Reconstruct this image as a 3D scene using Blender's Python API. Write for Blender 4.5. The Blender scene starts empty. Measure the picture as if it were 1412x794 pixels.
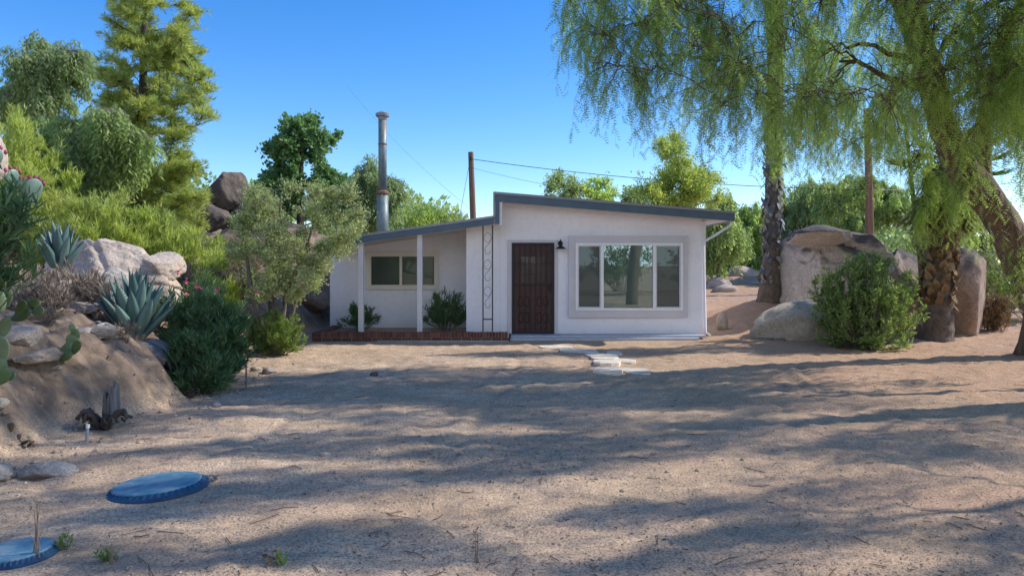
import bpy, bmesh, math, random
import numpy as np
from math import radians, sin, cos, pi, sqrt
from mathutils import Vector

random.seed(7)
rng = np.random.default_rng(7)
SC = bpy.context.scene
COL = SC.collection
F = 1000.0; HX = 706.0; HY = 365.0; CH = 1.6

def W(px, py, d):                      # survey point: bearing px/py taken at distance d
    return np.array([(px-HX)/F*d, d, CH-(py-HY)/F*d])
def U(a, b, n=None): return rng.uniform(a, b, n)
def nrm(v): return v/np.maximum(np.linalg.norm(v, axis=-1, keepdims=True), 1e-9)
def rdir(n): return nrm(rng.normal(size=(n, 3)))

# ------------------------------------------------------------------ noise
def _h(i, j, k, s):
    n = (i*374761393 + j*668265263 + k*2147483647 + s*974634777) & 0xffffffff
    n = ((n ^ (n >> 13))*1274126177) & 0xffffffff
    return ((n ^ (n >> 16)) & 0xffff)/65535.0
def vnoise(x, y, z=None, s=0):
    x = np.asarray(x, float); y = np.asarray(y, float)
    z = np.zeros_like(x) if z is None else np.asarray(z, float)
    i = np.floor(x).astype(np.int64); j = np.floor(y).astype(np.int64); k = np.floor(z).astype(np.int64)
    fx = x-i; fy = y-j; fz = z-k
    fx = fx*fx*(3-2*fx); fy = fy*fy*(3-2*fy); fz = fz*fz*(3-2*fz)
    r = 0
    for a in (0, 1):
        for b in (0, 1):
            for c in (0, 1):
                r = r + _h(i+a, j+b, k+c, s)*(fx if a else 1-fx)*(fy if b else 1-fy)*(fz if c else 1-fz)
    return r*2-1
def fbm(x, y, z=None, s=0, o=4):
    r = 0; a = 1.0; f = 1.0; t = 0
    for q in range(o):
        r = r + a*vnoise(np.asarray(x)*f, np.asarray(y)*f, None if z is None else np.asarray(z)*f, s+q*17)
        t += a; a *= .5; f *= 2.03
    return r/t

# ------------------------------------------------------------------ geometry collector
class G:
    def __init__(s):
        s.v = []; s.n = 0; s.f = []          # f: (array(K,m), attr(K))
    def add(s, verts, faces, a=0.5):
        verts = np.asarray(verts, float).reshape(-1, 3); faces = np.asarray(faces, np.int64)
        a = np.broadcast_to(np.asarray(a, float), (len(faces),))
        s.v.append(verts); s.f.append((faces+s.n, a)); s.n += len(verts)
    def box(s, x0, x1, y0, y1, z0, z1, a=.5):
        v = [(x, y, z) for x in (x0, x1) for y in (y0, y1) for z in (z0, z1)]
        s.add(v, [(0, 1, 3, 2), (4, 6, 7, 5), (0, 4, 5, 1), (2, 3, 7, 6), (0, 2, 6, 4), (1, 5, 7, 3)], a)
    def prism(s, poly, y0, y1, a=.5):        # poly of (x,z), extruded in y, fan caps (convex) as ngon
        n = len(poly)
        v = [(x, y0, z) for x, z in poly]+[(x, y1, z) for x, z in poly]
        s.add(v, [[i, (i+1) % n, (i+1) % n+n, i+n] for i in range(n)], a)
        s.add([(x, y0, z) for x, z in poly], [list(range(n))], a)
        s.add([(x, y1, z) for x, z in poly], [list(range(n))[::-1]], a)
    def tubes(s, P, R, sides=5, a=.5, cap=True, wob=0, flat=None):
        P = np.asarray(P, float); R = np.asarray(R, float)
        if P.ndim == 2: P = P[None]; 
        if R.ndim == 1: R = np.broadcast_to(R[None], P.shape[:2])
        K, n, _ = P.shape
        T = np.gradient(P, axis=1); T = nrm(T)
        m = nrm(P[:, -1]-P[:, 0]); ref = np.where(np.abs(m[:, 2:3]) > .8, np.array([[1., 0, 0]]), np.array([[0., 0, 1]]))
        ref = np.repeat(ref[:, None], n, 1)
        A = nrm(np.cross(T, ref)); B = np.cross(T, A)
        ang = np.arange(sides)*2*pi/sides
        rr = R[..., None]*np.ones(sides)
        if wob: rr = rr*(1+wob*fbm(P[..., 0:1]*3+np.cos(ang)*1.5, P[..., 2:3]*2.2+np.sin(ang)*1.5, P[..., 1:2]*3, 5, 3))
        V = P[:, :, None]+rr[..., None]*(A[:, :, None]*np.cos(ang)[None, None, :, None]+B[:, :, None]*np.sin(ang)[None, None, :, None])
        idx = np.arange(K*n*sides).reshape(K, n, sides); nx = np.roll(idx, -1, 2)
        q = np.stack([idx[:, :-1], nx[:, :-1], nx[:, 1:], idx[:, 1:]], -1).reshape(-1, 4)
        a = np.asarray(a, float)
        av = np.repeat(a, (n-1)*sides) if a.ndim else a
        s.add(V, q, av)
        if cap and sides > 2:
            base = s.n-K*n*sides
            for e in (0, n-1):
                c = idx[:, e]+base
                s.f.append((c[:, ::-1] if e == 0 else c, np.full(K, .5)))
    def leaves(s, p, d, nn, L, Wd, a, fold=0.0):        # diamond leaf: 1 quad, or 2 folded quads
        p = np.asarray(p); d = nrm(d); sd = nrm(np.cross(d, nn)); up = np.cross(sd, d)
        L = np.asarray(L)[..., None]*np.ones((len(p), 1)); Wd = np.asarray(Wd)[..., None]*np.ones((len(p), 1))
        m = p+d*L*.45
        V = np.stack([p, m+sd*Wd*.5, p+d*L, m-sd*Wd*.5], 1); N = len(p)
        i = np.arange(N)[:, None]*4
        s.add(V, i+np.array([[0, 1, 2, 3]]), a)
    def leaves6(s, p, d, nn, L, Wd, a, bend=.15):        # long folded leaf with bend, 4 quads-ish
        p = np.asarray(p); d = nrm(d); sd = nrm(np.cross(d, nn)); up = np.cross(sd, d)
        o = np.ones((len(p), 1)); L = np.asarray(L)[..., None]*o; Wd = np.asarray(Wd)[..., None]*o
        def at(t, w, b): return p+d*L*t+sd*Wd*w+up*L*b
        V = np.stack([p, at(.3, .46, .03), at(.66, .4, -.3*bend), at(1, 0, -bend), at(.66, -.4, -.3*bend), at(.3, -.46, .03), at(.3, 0, -.02), at(.66, 0, -.3*bend-.03)], 1)
        i = np.arange(len(p))[:, None]*8
        for q in ([0, 1, 6, 5],): pass
        f3 = np.concatenate([i+np.array([[0, 1, 6]]), i+np.array([[0, 6, 5]]), i+np.array([[2, 3, 7]]), i+np.array([[7, 3, 4]])])
        a = np.broadcast_to(np.asarray(a, float), (len(p),))
        s.add(V, f3, np.tile(a, 4))
        base = s.n-len(V.reshape(-1, 3))
        for q in ([1, 2, 7, 6], [6, 7, 4, 5]): s.f.append((i+np.array([q])+base, a))
    def mesh(s, name, off=(0, 0, 0), smooth=False):
        me = bpy.data.meshes.new(name)
        V = np.concatenate(s.v)-np.asarray(off, float)
        tot = np.concatenate([np.full(len(f), f.shape[1], np.int32) for f, a in s.f])
        lv = np.concatenate([f.ravel() for f, a in s.f]).astype(np.int32)
        st = np.concatenate([[0], np.cumsum(tot)[:-1]]).astype(np.int32)
        me.vertices.add(len(V)); me.vertices.foreach_set('co', V.astype(np.float32).ravel())
        me.loops.add(len(lv)); me.loops.foreach_set('vertex_index', lv)
        me.polygons.add(len(tot)); me.polygons.foreach_set('loop_start', st); me.polygons.foreach_set('loop_total', tot)
        me.polygons.foreach_set('use_smooth', np.full(len(tot), bool(smooth)))
        at = me.attributes.new('v', 'FLOAT', 'FACE'); at.data.foreach_set('value', np.concatenate([a for f, a in s.f]).astype(np.float32))
        me.update(calc_edges=True); me.validate()
        return me

def obj(name, g, mat, parent=None, smooth=False, bevel=0, loc=None):
    off = np.array(parent['_wl']) if parent is not None and '_wl' in parent.keys() else (np.array(loc) if loc is not None else np.zeros(3))
    me = g.mesh(name, off, smooth); me.materials.append(mat)
    o = bpy.data.objects.new(name, me); COL.objects.link(o)
    o['_wl'] = [float(c) for c in off]
    if parent is not None: o.parent = parent
    elif loc is not None: o.location = loc
    if bevel:
        b = o.modifiers.new('bevel', 'BEVEL'); b.width = bevel; b.segments = 2; b.limit_method = 'ANGLE'
    return o
def thing(name, label, cat, loc=(0, 0, 0), group=None):
    o = bpy.data.objects.new(name, None); COL.objects.link(o); o.location = [float(c) for c in loc]
    o.empty_display_size = .2
    o['_wl'] = [float(c) for c in loc]; o['label'] = label; o['category'] = cat
    if group: o['group'] = group
    return o
def tag(o, label, cat, group=None):
    o['label'] = label; o['category'] = cat
    if group: o['group'] = group
    return o

# ------------------------------------------------------------------ materials
class NT:
    def __init__(s, name):
        s.m = bpy.data.materials.new(name); s.m.use_nodes = True; s.t = s.m.node_tree; s.N = s.t.nodes; s.L = s.t.links
        s.b = s.N['Principled BSDF']; s.out = s.N['Material Output']
    def n(s, t, **k):
        x = s.N.new(t)
        for a, v in k.items(): setattr(x, a, v)
        return x
    def l(s, a, b): s.L.new(a, b)
    def coord(s, scale=(1, 1, 1)):
        c = s.n('ShaderNodeNewGeometry'); mp = s.n('ShaderNodeMapping'); mp.inputs['Scale'].default_value = scale
        s.l(c.outputs['Position'], mp.inputs['Vector']); return mp.outputs[0]
    def noise(s, vec, scale, detail=4, rough=.55, dist=0):
        x = s.n('ShaderNodeTexNoise'); x.inputs['Scale'].default_value = scale; x.inputs['Detail'].default_value = detail
        x.inputs['Roughness'].default_value = rough; x.inputs['Distortion'].default_value = dist
        s.l(vec, x.inputs['Vector']); return x.outputs['Fac']
    def ramp(s, fac, stops):
        r = s.n('ShaderNodeValToRGB'); cr = r.color_ramp
        while len(cr.elements) < len(stops): cr.elements.new(.5)
        for e, (p, c) in zip(cr.elements, stops):
            e.position = p; e.color = (*c, 1) if len(c) == 3 else c
        s.l(fac, r.inputs[0]); return r.outputs[0]
    def val(s, fac, stops): return s.ramp(fac, [(p, (c, c, c)) for p, c in stops])
    def mix(s, f, a, b, mode='MIX'):
        x = s.n('ShaderNodeMix', data_type='RGBA', blend_type=mode)
        for sock, v in ((x.inputs[0], f), (x.inputs[6], a), (x.inputs[7], b)):
            if isinstance(v, (int, float)): sock.default_value = v
            elif isinstance(v, tuple): sock.default_value = (*v, 1)
            else: s.l(v, sock)
        return x.outputs[2]
    def attr(s):
        a = s.n('ShaderNodeAttribute'); a.attribute_name = 'v'; return a.outputs['Fac']
    def math(s, op, a, b=0.0):
        x = s.n('ShaderNodeMath', operation=op)
        for sock, v in ((x.inputs[0], a), (x.inputs[1], b)):
            if isinstance(v, (int, float)): sock.default_value = v
            else: s.l(v, sock)
        return x.outputs[0]
    def bump(s, h, strength=.4, dist=.02, prev=None):
        b = s.n('ShaderNodeBump'); b.inputs['Strength'].default_value = strength; b.inputs['Distance'].default_value = dist
        s.l(h, b.inputs['Height'])
        if prev is not None: s.l(prev, b.inputs['Normal'])
        s.l(b.outputs[0], s.b.inputs['Normal']); return b.outputs[0]
    def col(s, c):
        if isinstance(c, tuple): s.b.inputs['Base Color'].default_value = (*c, 1)
        else: s.l(c, s.b.inputs['Base Color'])
    def rough(s, r): s.b.inputs['Roughness'].default_value = r

def leafmat(name, dark, mid, light, trans=.4, rough=.5, tcol=None, nscale=.9):
    t = NT(name); a = t.attr(); nz = t.noise(t.coord(), nscale, 3)
    f = t.math('ADD', t.math('MULTIPLY', a, .7), t.math('MULTIPLY', nz, .45))
    c = t.ramp(f, [(.22, dark), (.55, mid), (.9, light)])
    t.col(c); t.rough(rough); t.b.inputs['Specular IOR Level'].default_value = .35
    tr = t.n('ShaderNodeBsdfTranslucent')
    t.l(t.mix(.55, c, tcol or (mid[0]*1.7+.03, mid[1]*1.7+.03, mid[2]*.7)), tr.inputs[0])
    ms = t.n('ShaderNodeMixShader'); ms.inputs[0].default_value = trans
    t.l(t.b.outputs[0], ms.inputs[1]); t.l(tr.outputs[0], ms.inputs[2]); t.l(ms.outputs[0], t.out.inputs[0])
    return t.m
def bark(name, c1, c2, sc=6, strength=.8, stretch=.25):
    t = NT(name); v = t.coord((1, 1, stretch)); n1 = t.noise(v, sc, 6, .65, .6); n2 = t.noise(v, sc*5, 4, .6)
    t.col(t.mix(t.math('MULTIPLY', n2, .5), t.ramp(n1, [(.33, c1), (.66, c2)]), (c1[0]*.5, c1[1]*.5, c1[2]*.5)))
    t.rough(.9); t.bump(t.math('ADD', n1, t.math('MULTIPLY', n2, .4)), strength, .05); return t.m
def plain(name, c, rough=.6, metal=0, var=.06, nscale=8, bump=0):
    t = NT(name); n = t.noise(t.coord(), nscale, 4)
    t.col(t.ramp(n, [(.3, tuple(max(0, k*(1-var)) for k in c)), (.7, tuple(min(1, k*(1+var)) for k in c))]))
    t.rough(rough); t.b.inputs['Metallic'].default_value = metal
    if bump: t.bump(n, bump, .01)
    return t.m
def rockmat(name, c1, c2, c3, stain=None, sc=1.5, stainlo=.45, bumpd=.06, zs=None):
    t = NT(name); v = t.coord(); n1 = t.noise(v, sc, 8, .62, .4); n2 = t.noise(v, sc*14, 5, .7); n3 = t.noise(v, sc*45, 3, .6)
    c = t.ramp(n1, [(.3, c1), (.5, c2), (.72, c3)])
    c = t.mix(t.val(n2, [(.42, .0), (.62, .45)]), c, tuple(k*.55 for k in c1))
    c = t.mix(t.val(n3, [(.58, .0), (.7, .5)]), c, (.08, .075, .07))
    if stain:
        g = t.n('ShaderNodeNewGeometry'); sx = t.n('ShaderNodeSeparateXYZ'); t.l(g.outputs['Normal'], sx.inputs[0])
        f = t.math('ADD', t.math('MULTIPLY', sx.outputs[2], .35 if zs else .55), t.math('MULTIPLY', n1, .8 if zs else .6))
        if zs: sp = t.n('ShaderNodeSeparateXYZ'); t.l(g.outputs['Position'], sp.inputs[0]); f = t.math('ADD', f, t.math('ADD', t.math('MULTIPLY', t.math('SUBTRACT', sp.outputs[2], zs), .2), t.math('MULTIPLY', t.math('SUBTRACT', sp.outputs[0], 7.9), .06)))
        c = t.mix(t.val(f, [(stainlo, 0.), (stainlo+.12, .92)]), c, stain)
    t.col(c); t.rough(.88); b = t.bump(n1, .6, bumpd*2.5); t.bump(t.math('ADD', n2, t.math('MULTIPLY', n3, .3)), .6, bumpd*.5, b)
    return t.m

M = {}
M['weep'] = leafmat('pepper foliage', (.09, .18, .065), (.26, .39, .12), (.52, .65, .18), .62, .5, (.62, .82, .16))
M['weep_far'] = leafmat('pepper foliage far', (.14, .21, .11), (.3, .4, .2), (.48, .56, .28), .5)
M['weep_lit'] = leafmat('pepper foliage sunlit', (.15, .26, .06), (.36, .52, .12), (.6, .72, .2), .6, .5, (.66, .85, .16))  # brighter copy of the pepper leaves, sunlight put into their colour
M['weep_soft'] = leafmat('soft pepper foliage', (.14, .22, .08), (.31, .42, .17), (.52, .62, .28), .55)
M['pine'] = leafmat('pine foliage', (.15, .21, .07), (.37, .44, .14), (.6, .6, .2), .5)
M['scrub_yellow'] = leafmat('yellow scrub', (.2, .27, .06), (.42, .5, .13), (.62, .66, .22), .5)
M['gum'] = leafmat('dark broad foliage', (.05, .12, .055), (.13, .25, .1), (.28, .42, .18), .42)
M['olive'] = leafmat('grey olive foliage', (.13, .19, .07), (.32, .4, .17), (.7, .7, .46), .45)
M['oleander'] = leafmat('oleander foliage', (.035, .09, .04), (.09, .175, .075), (.21, .33, .15), .35, .4)
M['bright'] = leafmat('bright shrub foliage', (.07, .13, .035), (.2, .3, .09), (.42, .52, .2), .45, .4)
M['lime'] = leafmat('lime shrub foliage', (.08, .14, .03), (.18, .27, .06), (.34, .43, .13), .4, .4)
M['greygreen'] = leafmat('dusty foliage', (.09, .12, .05), (.19, .23, .1), (.33, .36, .19), .4)
M['dead'] = leafmat('dry brush', (.12, .09, .07), (.27, .21, .16), (.42, .34, .26), .15, .8, (.3, .25, .2))
M['deadgrey'] = leafmat('dead grey leaf', (.12, .12, .125), (.27, .26, .26), (.42, .41, .4), .1, .8, (.3, .3, .3))
M['frond'] = leafmat('dry palm frond', (.1, .06, .03), (.22, .14, .07), (.36, .25, .13), .2, .8, (.3, .2, .1))
M['palm'] = leafmat('palm frond', (.03, .07, .02), (.07, .13, .03), (.14, .2, .06), .3)
M['pink'] = plain('pink petals', (.65, .12, .2), .6)
M['agave'] = None
M['barkp'] = bark('pepper bark', (.10, .065, .045), (.27, .185, .13), 5, 1.0)
M['barkd'] = bark('dark bark', (.045, .035, .03), (.15, .12, .1), 7)
M['barkg'] = bark('grey bark', (.12, .1, .085), (.3, .27, .23), 8)
M['palmbark'] = bark('palm bark', (.09, .07, .055), (.26, .2, .155), 9, 1, .6)
M['pole'] = bark('pole wood', (.12, .075, .05), (.32, .2, .14), 8, .4, .06)
M['polered'] = bark('red pole wood', (.16, .085, .055), (.32, .18, .12), 8, .4, .06)
M['stump'] = bark('weathered wood', (.1, .1, .1), (.34, .34, .34), 14, .8, .12)
M['granite'] = rockmat('granite', (.32, .25, .2), (.55, .45, .37), (.72, .61, .52))
M['granite_pale'] = rockmat('pale granite', (.3, .26, .22), (.46, .41, .35), (.58, .52, .46), (.2, .2, .2), stainlo=.9)
M['granite_tan'] = rockmat('tan pale granite', (.36, .3, .235), (.56, .48, .38), (.7, .61, .5), (.25, .24, .23), stainlo=.85)
M['granite_stain'] = rockmat('varnished granite', (.4, .34, .29), (.58, .5, .43), (.7, .62, .54), (.085, .07, .07), 1.1, .42, zs=1.75)
M['granite_brown'] = rockmat('brown granite', (.2, .14, .1), (.38, .27, .2), (.5, .38, .29), (.06, .05, .048), 1.4, .6)
M['granite_bank'] = rockmat('bank granite', (.26, .2, .15), (.42, .33, .25), (.55, .44, .34))
M['granite_dark'] = rockmat('dark granite', (.07, .055, .045), (.15, .115, .095), (.24, .18, .15))
M['flag'] = rockmat('flagstone', (.6, .5, .4), (.78, .68, .55), (.88, .79, .66), None, 4, bumpd=.02)

def m_stucco(name, c):
    t = NT(name); v = t.coord(); n1 = t.noise(v, 1.1, 4); n2 = t.noise(v, 45, 4, .6); n3 = t.noise(v, 9, 4)
    k = tuple(x*.93 for x in c)
    cc = t.ramp(n1, [(.35, k), (.65, c)])
    g = t.n('ShaderNodeNewGeometry'); sx = t.n('ShaderNodeSeparateXYZ'); t.l(g.outputs['Position'], sx.inputs[0])
    z = t.math('ADD', sx.outputs[2], t.math('MULTIPLY', n3, .35))
    cc = t.mix(t.val(z, [(.2, .35), (.5, 0.)]), cc, (.42, .36, .3))
    st = t.noise(t.coord((7, 7, .5)), 1.6, 5, .65); cc = t.mix(t.val(st, [(.55, 0.), (.75, .1)]), cc, (.55, .5, .46)); cc = t.mix(t.val(n3, [(.5, 0.), (.68, .2)]), cc, (.66, .62, .6))
    t.col(cc); t.rough(.92); b = t.bump(n3, .2, .02); t.bump(n2, .16, .006, b); return t.m
M['stucco'] = m_stucco('stucco', (.88, .885, .94))
M['trim'] = plain('lavender grey trim', (.6, .585, .62), .7, 0, .04, 3, .05)
M['fascia'] = plain('slate blue fascia', (.085, .135, .18), .6, 0, .12, 3, .05)
M['drip'] = plain('grey metal drip edge', (.27, .28, .31), .5, .1, .1, 5)
M['roofing'] = plain('grey roofing', (.22, .22, .23), .9, 0, .15, 10, .3)
M['soffit'] = plain('painted soffit', (.72, .68, .66), .8, 0, .04, 3)
M['white'] = plain('white vinyl', (.82, .82, .84), .4, 0, .02, 3)
M['cream'] = plain('cream frame', (.76, .72, .65), .5, 0, .03, 3)
M['post'] = plain('post paint', (.66, .66, .71), .6, 0, .04, 3, .05)
M['black'] = plain('black iron', (.018, .017, .018), .5, .3)
M['doorwood'] = plain('dark red door', (.05, .013, .011), .5, 0, .35, 3)
M['slab'] = plain('painted concrete step', (.42, .45, .5), .8, 0, .1, 4, .2)
M['concrete'] = plain('concrete', (.42, .39, .36), .9, 0, .15, 6, .3)
M['pvc'] = plain('pvc pipe', (.3, .34, .4), .5); M['pvccap'] = plain('pale cap', (.7, .7, .7), .5)

def m_glass(name, base, refl, tint=(1, 1, 1), wav=.02):
    t = NT(name); v = t.coord(); n = t.noise(v, 1.3, 2)
    t.col(base); t.rough(.3)
    gl = t.n('ShaderNodeBsdfGlossy'); gl.inputs['Roughness'].default_value = .015; gl.inputs[0].default_value = (*tint, 1)
    ms = t.n('ShaderNodeMixShader'); ms.inputs[0].default_value = refl
    t.l(t.b.outputs[0], ms.inputs[1]); t.l(gl.outputs[0], ms.inputs[2]); t.l(ms.outputs[0], t.out.inputs[0]); return t.m
M['glass'] = m_glass('picture glass', (.035, .075, .07), .27, (.75, 1, .95))
M['glass_screen'] = m_glass('screened glass', (.035, .055, .05), .05, (.75, .95, .9))
M['glass_small'] = m_glass('porch glass', (.025, .055, .042), .1, (.75, .95, .85))
M['doorglass'] = m_glass('door lights', (.035, .02, .018), .012)

def m_metal():
    t = NT('galvanised flue'); v = t.coord((1, 1, .4)); n = t.noise(v, 14, 5); n2 = t.noise(t.coord(), 3, 4)
    c = t.ramp(n, [(.3, (.13, .17, .17)), (.7, (.24, .29, .29))]); c = t.mix(t.val(n2, [(.55, 0.), (.7, .7)]), c, (.28, .13, .06))
    t.col(c); t.rough(.5); t.b.inputs['Metallic'].default_value = .15; return t.m
M['flue'] = m_metal(); M['rust'] = plain('rusty metal', (.22, .12, .07), .7, .3, .4, 20)

def m_brick():
    t = NT('brick'); a = t.attr(); n = t.noise(t.coord(), 30, 4)
    c = t.ramp(a, [(0, (.11, .04, .03)), (.5, (.18, .065, .045)), (1, (.26, .115, .08))])
    t.col(t.mix(t.math('MULTIPLY', n, .4), c, (.1, .06, .05))); t.rough(.9); t.bump(n, .5, .01); return t.m
M['brick'] = m_brick()
def m_agave():
    t = NT('agave leaf'); a = t.attr(); v = t.coord((1, 1, 1)); n = t.noise(v, 4, 4)
    f = t.math('ADD', t.math('MULTIPLY', a, .6), t.math('MULTIPLY', n, .4))
    t.col(t.ramp(f, [(.1, (.025, .06, .055)), (.5, (.085, .16, .145)), (.9, (.2, .3, .26))])); t.rough(.5); t.bump(n, .2, .03); return t.m
M['agave'] = m_agave()
def m_cactus():
    t = NT('cactus pad'); a = t.attr(); n = t.noise(t.coord(), 6, 4)
    vo = t.n('ShaderNodeTexVoronoi'); vo.inputs['Scale'].default_value = 26; t.l(t.coord(), vo.inputs['Vector'])
    c = t.ramp(t.math('ADD', t.math('MULTIPLY', a, .6), t.math('MULTIPLY', n, .4)), [(.1, (.06, .1, .03)), (.5, (.12, .19, .06)), (.9, (.3, .38, .24))])
    c = t.mix(t.val(vo.outputs['Distance'], [(.08, .8), (.16, 0.)]), c, (.3, .24, .12)); t.col(c); t.rough(.5); return t.m
M['cactus'] = m_cactus()
M['cactus_blue'] = plain('blue cactus pad', (.2, .3, .24), .5, 0, .3, 5)
M['fruit'] = plain('cactus fruit', (.34, .05, .09), .5, 0, .3, 20)
def m_blue():
    t = NT('blue plastic lid'); v = t.coord(); n = t.noise(v, 9, 5, .7); n2 = t.noise(v, 50, 3)
    c = t.ramp(n, [(.3, (.02, .17, .28)), (.6, (.06, .26, .38))]); c = t.mix(t.val(n, [(.45, .1), (.65, .55)]), c, (.42, .42, .4))
    t.col(c); t.rough(.5); t.bump(n2, .1, .01); return t.m
M['blue'] = m_blue(); M['bluedark'] = plain('dark blue rim', (.012, .06, .13), .6, 0, .3, 20)
def m_ground():
    t = NT('dirt'); v = t.coord(); vs = t.coord((.6, 1.6, 1))
    n0 = t.noise(v, .22, 4); n1 = t.noise(vs, 1.1, 6, .6, .3); n2 = t.noise(v, 11, 6, .7); n3 = t.noise(v, 60, 5, .75); n4 = t.noise(v, 190, 2, .6)
    c = t.ramp(n1, [(.28, (.38, .255, .16)), (.5, (.62, .435, .29)), (.72, (.82, .61, .425))])
    g = t.n('ShaderNodeNewGeometry'); sx = t.n('ShaderNodeSeparateXYZ'); t.l(g.outputs['Position'], sx.inputs[0])
    xr = t.math('SUBTRACT', t.math('ADD', t.math('MULTIPLY', sx.outputs[0], .07), t.math('ADD', n0, n1)), .6)       # reddish needle litter to the right
    c = t.mix(t.val(xr, [(.45, 0.), (.75, .65)]), c, (.54, .27, .165))
    n5 = t.noise(t.coord((1, 2.4, 1)), 3.2, 6, .65, .5); c = t.mix(t.val(n5, [(.5, 0.), (.62, .5)]), c, (.45, .32, .215)); c = t.mix(t.val(n5, [(.3, .4), (.42, 0.)]), c, (.8, .64, .48))
    c = t.mix(t.val(n2, [(.45, 0.), (.68, .5)]), c, (.34, .25, .185))
    c = t.mix(t.val(n3, [(.42, .85), (.53, 0.)]), c, (.17, .12, .085))
    c = t.mix(t.val(n4, [(.52, 0.), (.66, .5)]), c, (.88, .7, .5))
    zz = t.math('ADD', sx.outputs[2], t.math('MULTIPLY', n1, .5)); xx = t.math('MULTIPLY', t.val(zz, [(.3, 0.), (.52, .95)]), t.math('LESS_THAN', sx.outputs[0], -3.3)); c = t.mix(xx, c, t.ramp(n5, [(.35, (.34, .25, .18)), (.55, (.2, .145, .105)), (.7, (.12, .09, .07))]))  # browner bank dirt; the slope's shade is also put into this colour
    t.col(c); t.rough(.95); t.b.inputs['Specular IOR Level'].default_value = .1
    b = t.bump(n2, .5, .05); b = t.bump(n3, .5, .014, b); t.bump(n4, .25, .004, b); return t.m
M['ground'] = m_ground()
def m_pebble():
    t = NT('pebbles'); a = t.attr()
    t.col(t.ramp(a, [(0, (.2, .15, .115)), (.35, (.3, .24, .19)), (.6, (.36, .28, .21)), (.85, (.48, .38, .29)), (1, (.6, .52, .43))])); t.rough(.85); return t.m
M['pebble'] = m_pebble()
def m_litter():
    t = NT('leaf litter'); a = t.attr()
    t.col(t.ramp(a, [(0, (.035, .022, .015)), (.4, (.12, .07, .045)), (.7, (.28, .15, .09)), (1, (.5, .42, .3))])); t.rough(.9); return t.m
M['litter'] = m_litter()

# ------------------------------------------------------------------ terrain
def hill_foot(y): return np.interp(y, [-40, 4, 5.5, 7, 7.8, 8.4, 9.4, 10.4, 12, 13.6, 15, 16, 30, 80], [-4.6, -4.3, -4.15, -4.25, -3.95, -3.75, -4.25, -4.6, -4.9, -5.0, -4.9, -4.5, -4.5, 10])
def ground(x, y, fine=True):
    x = np.asarray(x, float); y = np.asarray(y, float)
    s = np.maximum(0, hill_foot(y)-x+.18*fbm(x*.9, y*.9, None, 3, 3)*np.clip(hill_foot(y)-x, 0, 1))
    h = np.interp(s, [0, .12, .35, .7, 1.2, 2, 3, 4.5, 7, 12, 25, 60, 2000], [0, .12, .44, .78, .95, 1.12, 1.28, 1.55, 2.1, 3.0, 4.8, 8, 9])
    h = h*(1+.12*fbm(x*.7+9, y*.7, None, 4, 3))*np.clip(1-(y-60)/60, .1, 1)
    r = np.clip((x-3.8)/1.5, 0, 1)*np.interp(y, [14, 42, 90, 2000], [0, 1.25, 1.3, 1.3])
    b = np.interp(y, [24, 34, 2000], [0, 1.1, 1.2])
    h = h+np.maximum(r, b*np.clip(1-s, 0, 1))
    h = h+.5*np.exp(-(((x-6.6)/1.2)**2+((y-18.6)/1.5)**2))+.1*np.exp(-(((x-5.4)/.9)**2+((y-16.6)/.9)**2))
    near = np.exp(-np.maximum(0, y-22)/20)
    out = np.where((x > -4.5) & (x < 4.4) & (y > 15) & (y < 25), .15, 1)
    h = h+out*(.035*fbm(x*.5, y*.5, None, 1, 3)+.028*fbm(x*1.7, y*2.3, None, 2, 3)*near+.02*fbm(x*3.6, y*5, None, 14, 3)*near)
    h = h+.13*fbm(y*3.4, x*.5+4, None, 41, 3)*np.clip(s*3, 0, 1)*np.clip(1.3-s, 0, 1)       # runnels down the bank
    # tyre ruts that cross the yard towards the flagstones
    for (x0, y0, x1, y1, dp) in ((1.9, 10.6, 3.3, 8.0, .035), (2.5, 11.2, 4.6, 6.2, .02), (1.0, 11.8, 3.1, 6.4, .018), (-1.5, 12.5, -2.6, 5.5, .015), (.2, 12.8, -.6, 5.2, .015), (4.3, 11.6, 3.7, 9.2, .022), (4.55, 11.6, 3.95, 9.2, .022)):
        L = sqrt((x1-x0)**2+(y1-y0)**2); ux, uy = (x1-x0)/L, (y1-y0)/L
        a = (x-x0)*ux+(y-y0)*uy; dd = (x-x0)*uy-(y-y0)*ux
        h = h-dp*np.exp(-(dd/.07)**2)*np.clip(a/.4, 0, 1)*np.clip((L-a)/.4, 0, 1)+dp*.7*np.exp(-((dd-.15)/.06)**2)*np.clip(a/.4, 0, 1)*np.clip((L-a)/.4, 0, 1)
    if fine: h = h+(.018*fbm(x*6, y*6, None, 8, 3)+.009*fbm(x*13, y*13, None, 18, 2))*near*out+np.clip(s*2, 0, 1)*np.clip(2-s*.2, 0, 1)*(.11*fbm(x*2.2, y*2.2, None, 9, 4)+.085*fbm(x*5, y*5, None, 10, 4)-.07*np.clip(1-np.abs(fbm(x*4.5, y*2.2, None, 22, 3))*6, 0, 1)-.05*np.clip(1-np.abs(fbm(x*1.6+y*.6, y*1.1, None, 12, 3))*7, 0, 1))
    for lx, ly, lr in ((-2.533, 5.18, .55), (-2.715, 3.97, .42)):      # dirt levelled around the septic lids
        wq = np.exp(-(((x-lx)**2+(y-ly)**2)/lr**2)**2); h = h*(1-wq)+.01*wq
    return h
def gz(x, y): return float(ground(np.array([x]), np.array([y]))[0])

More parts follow.
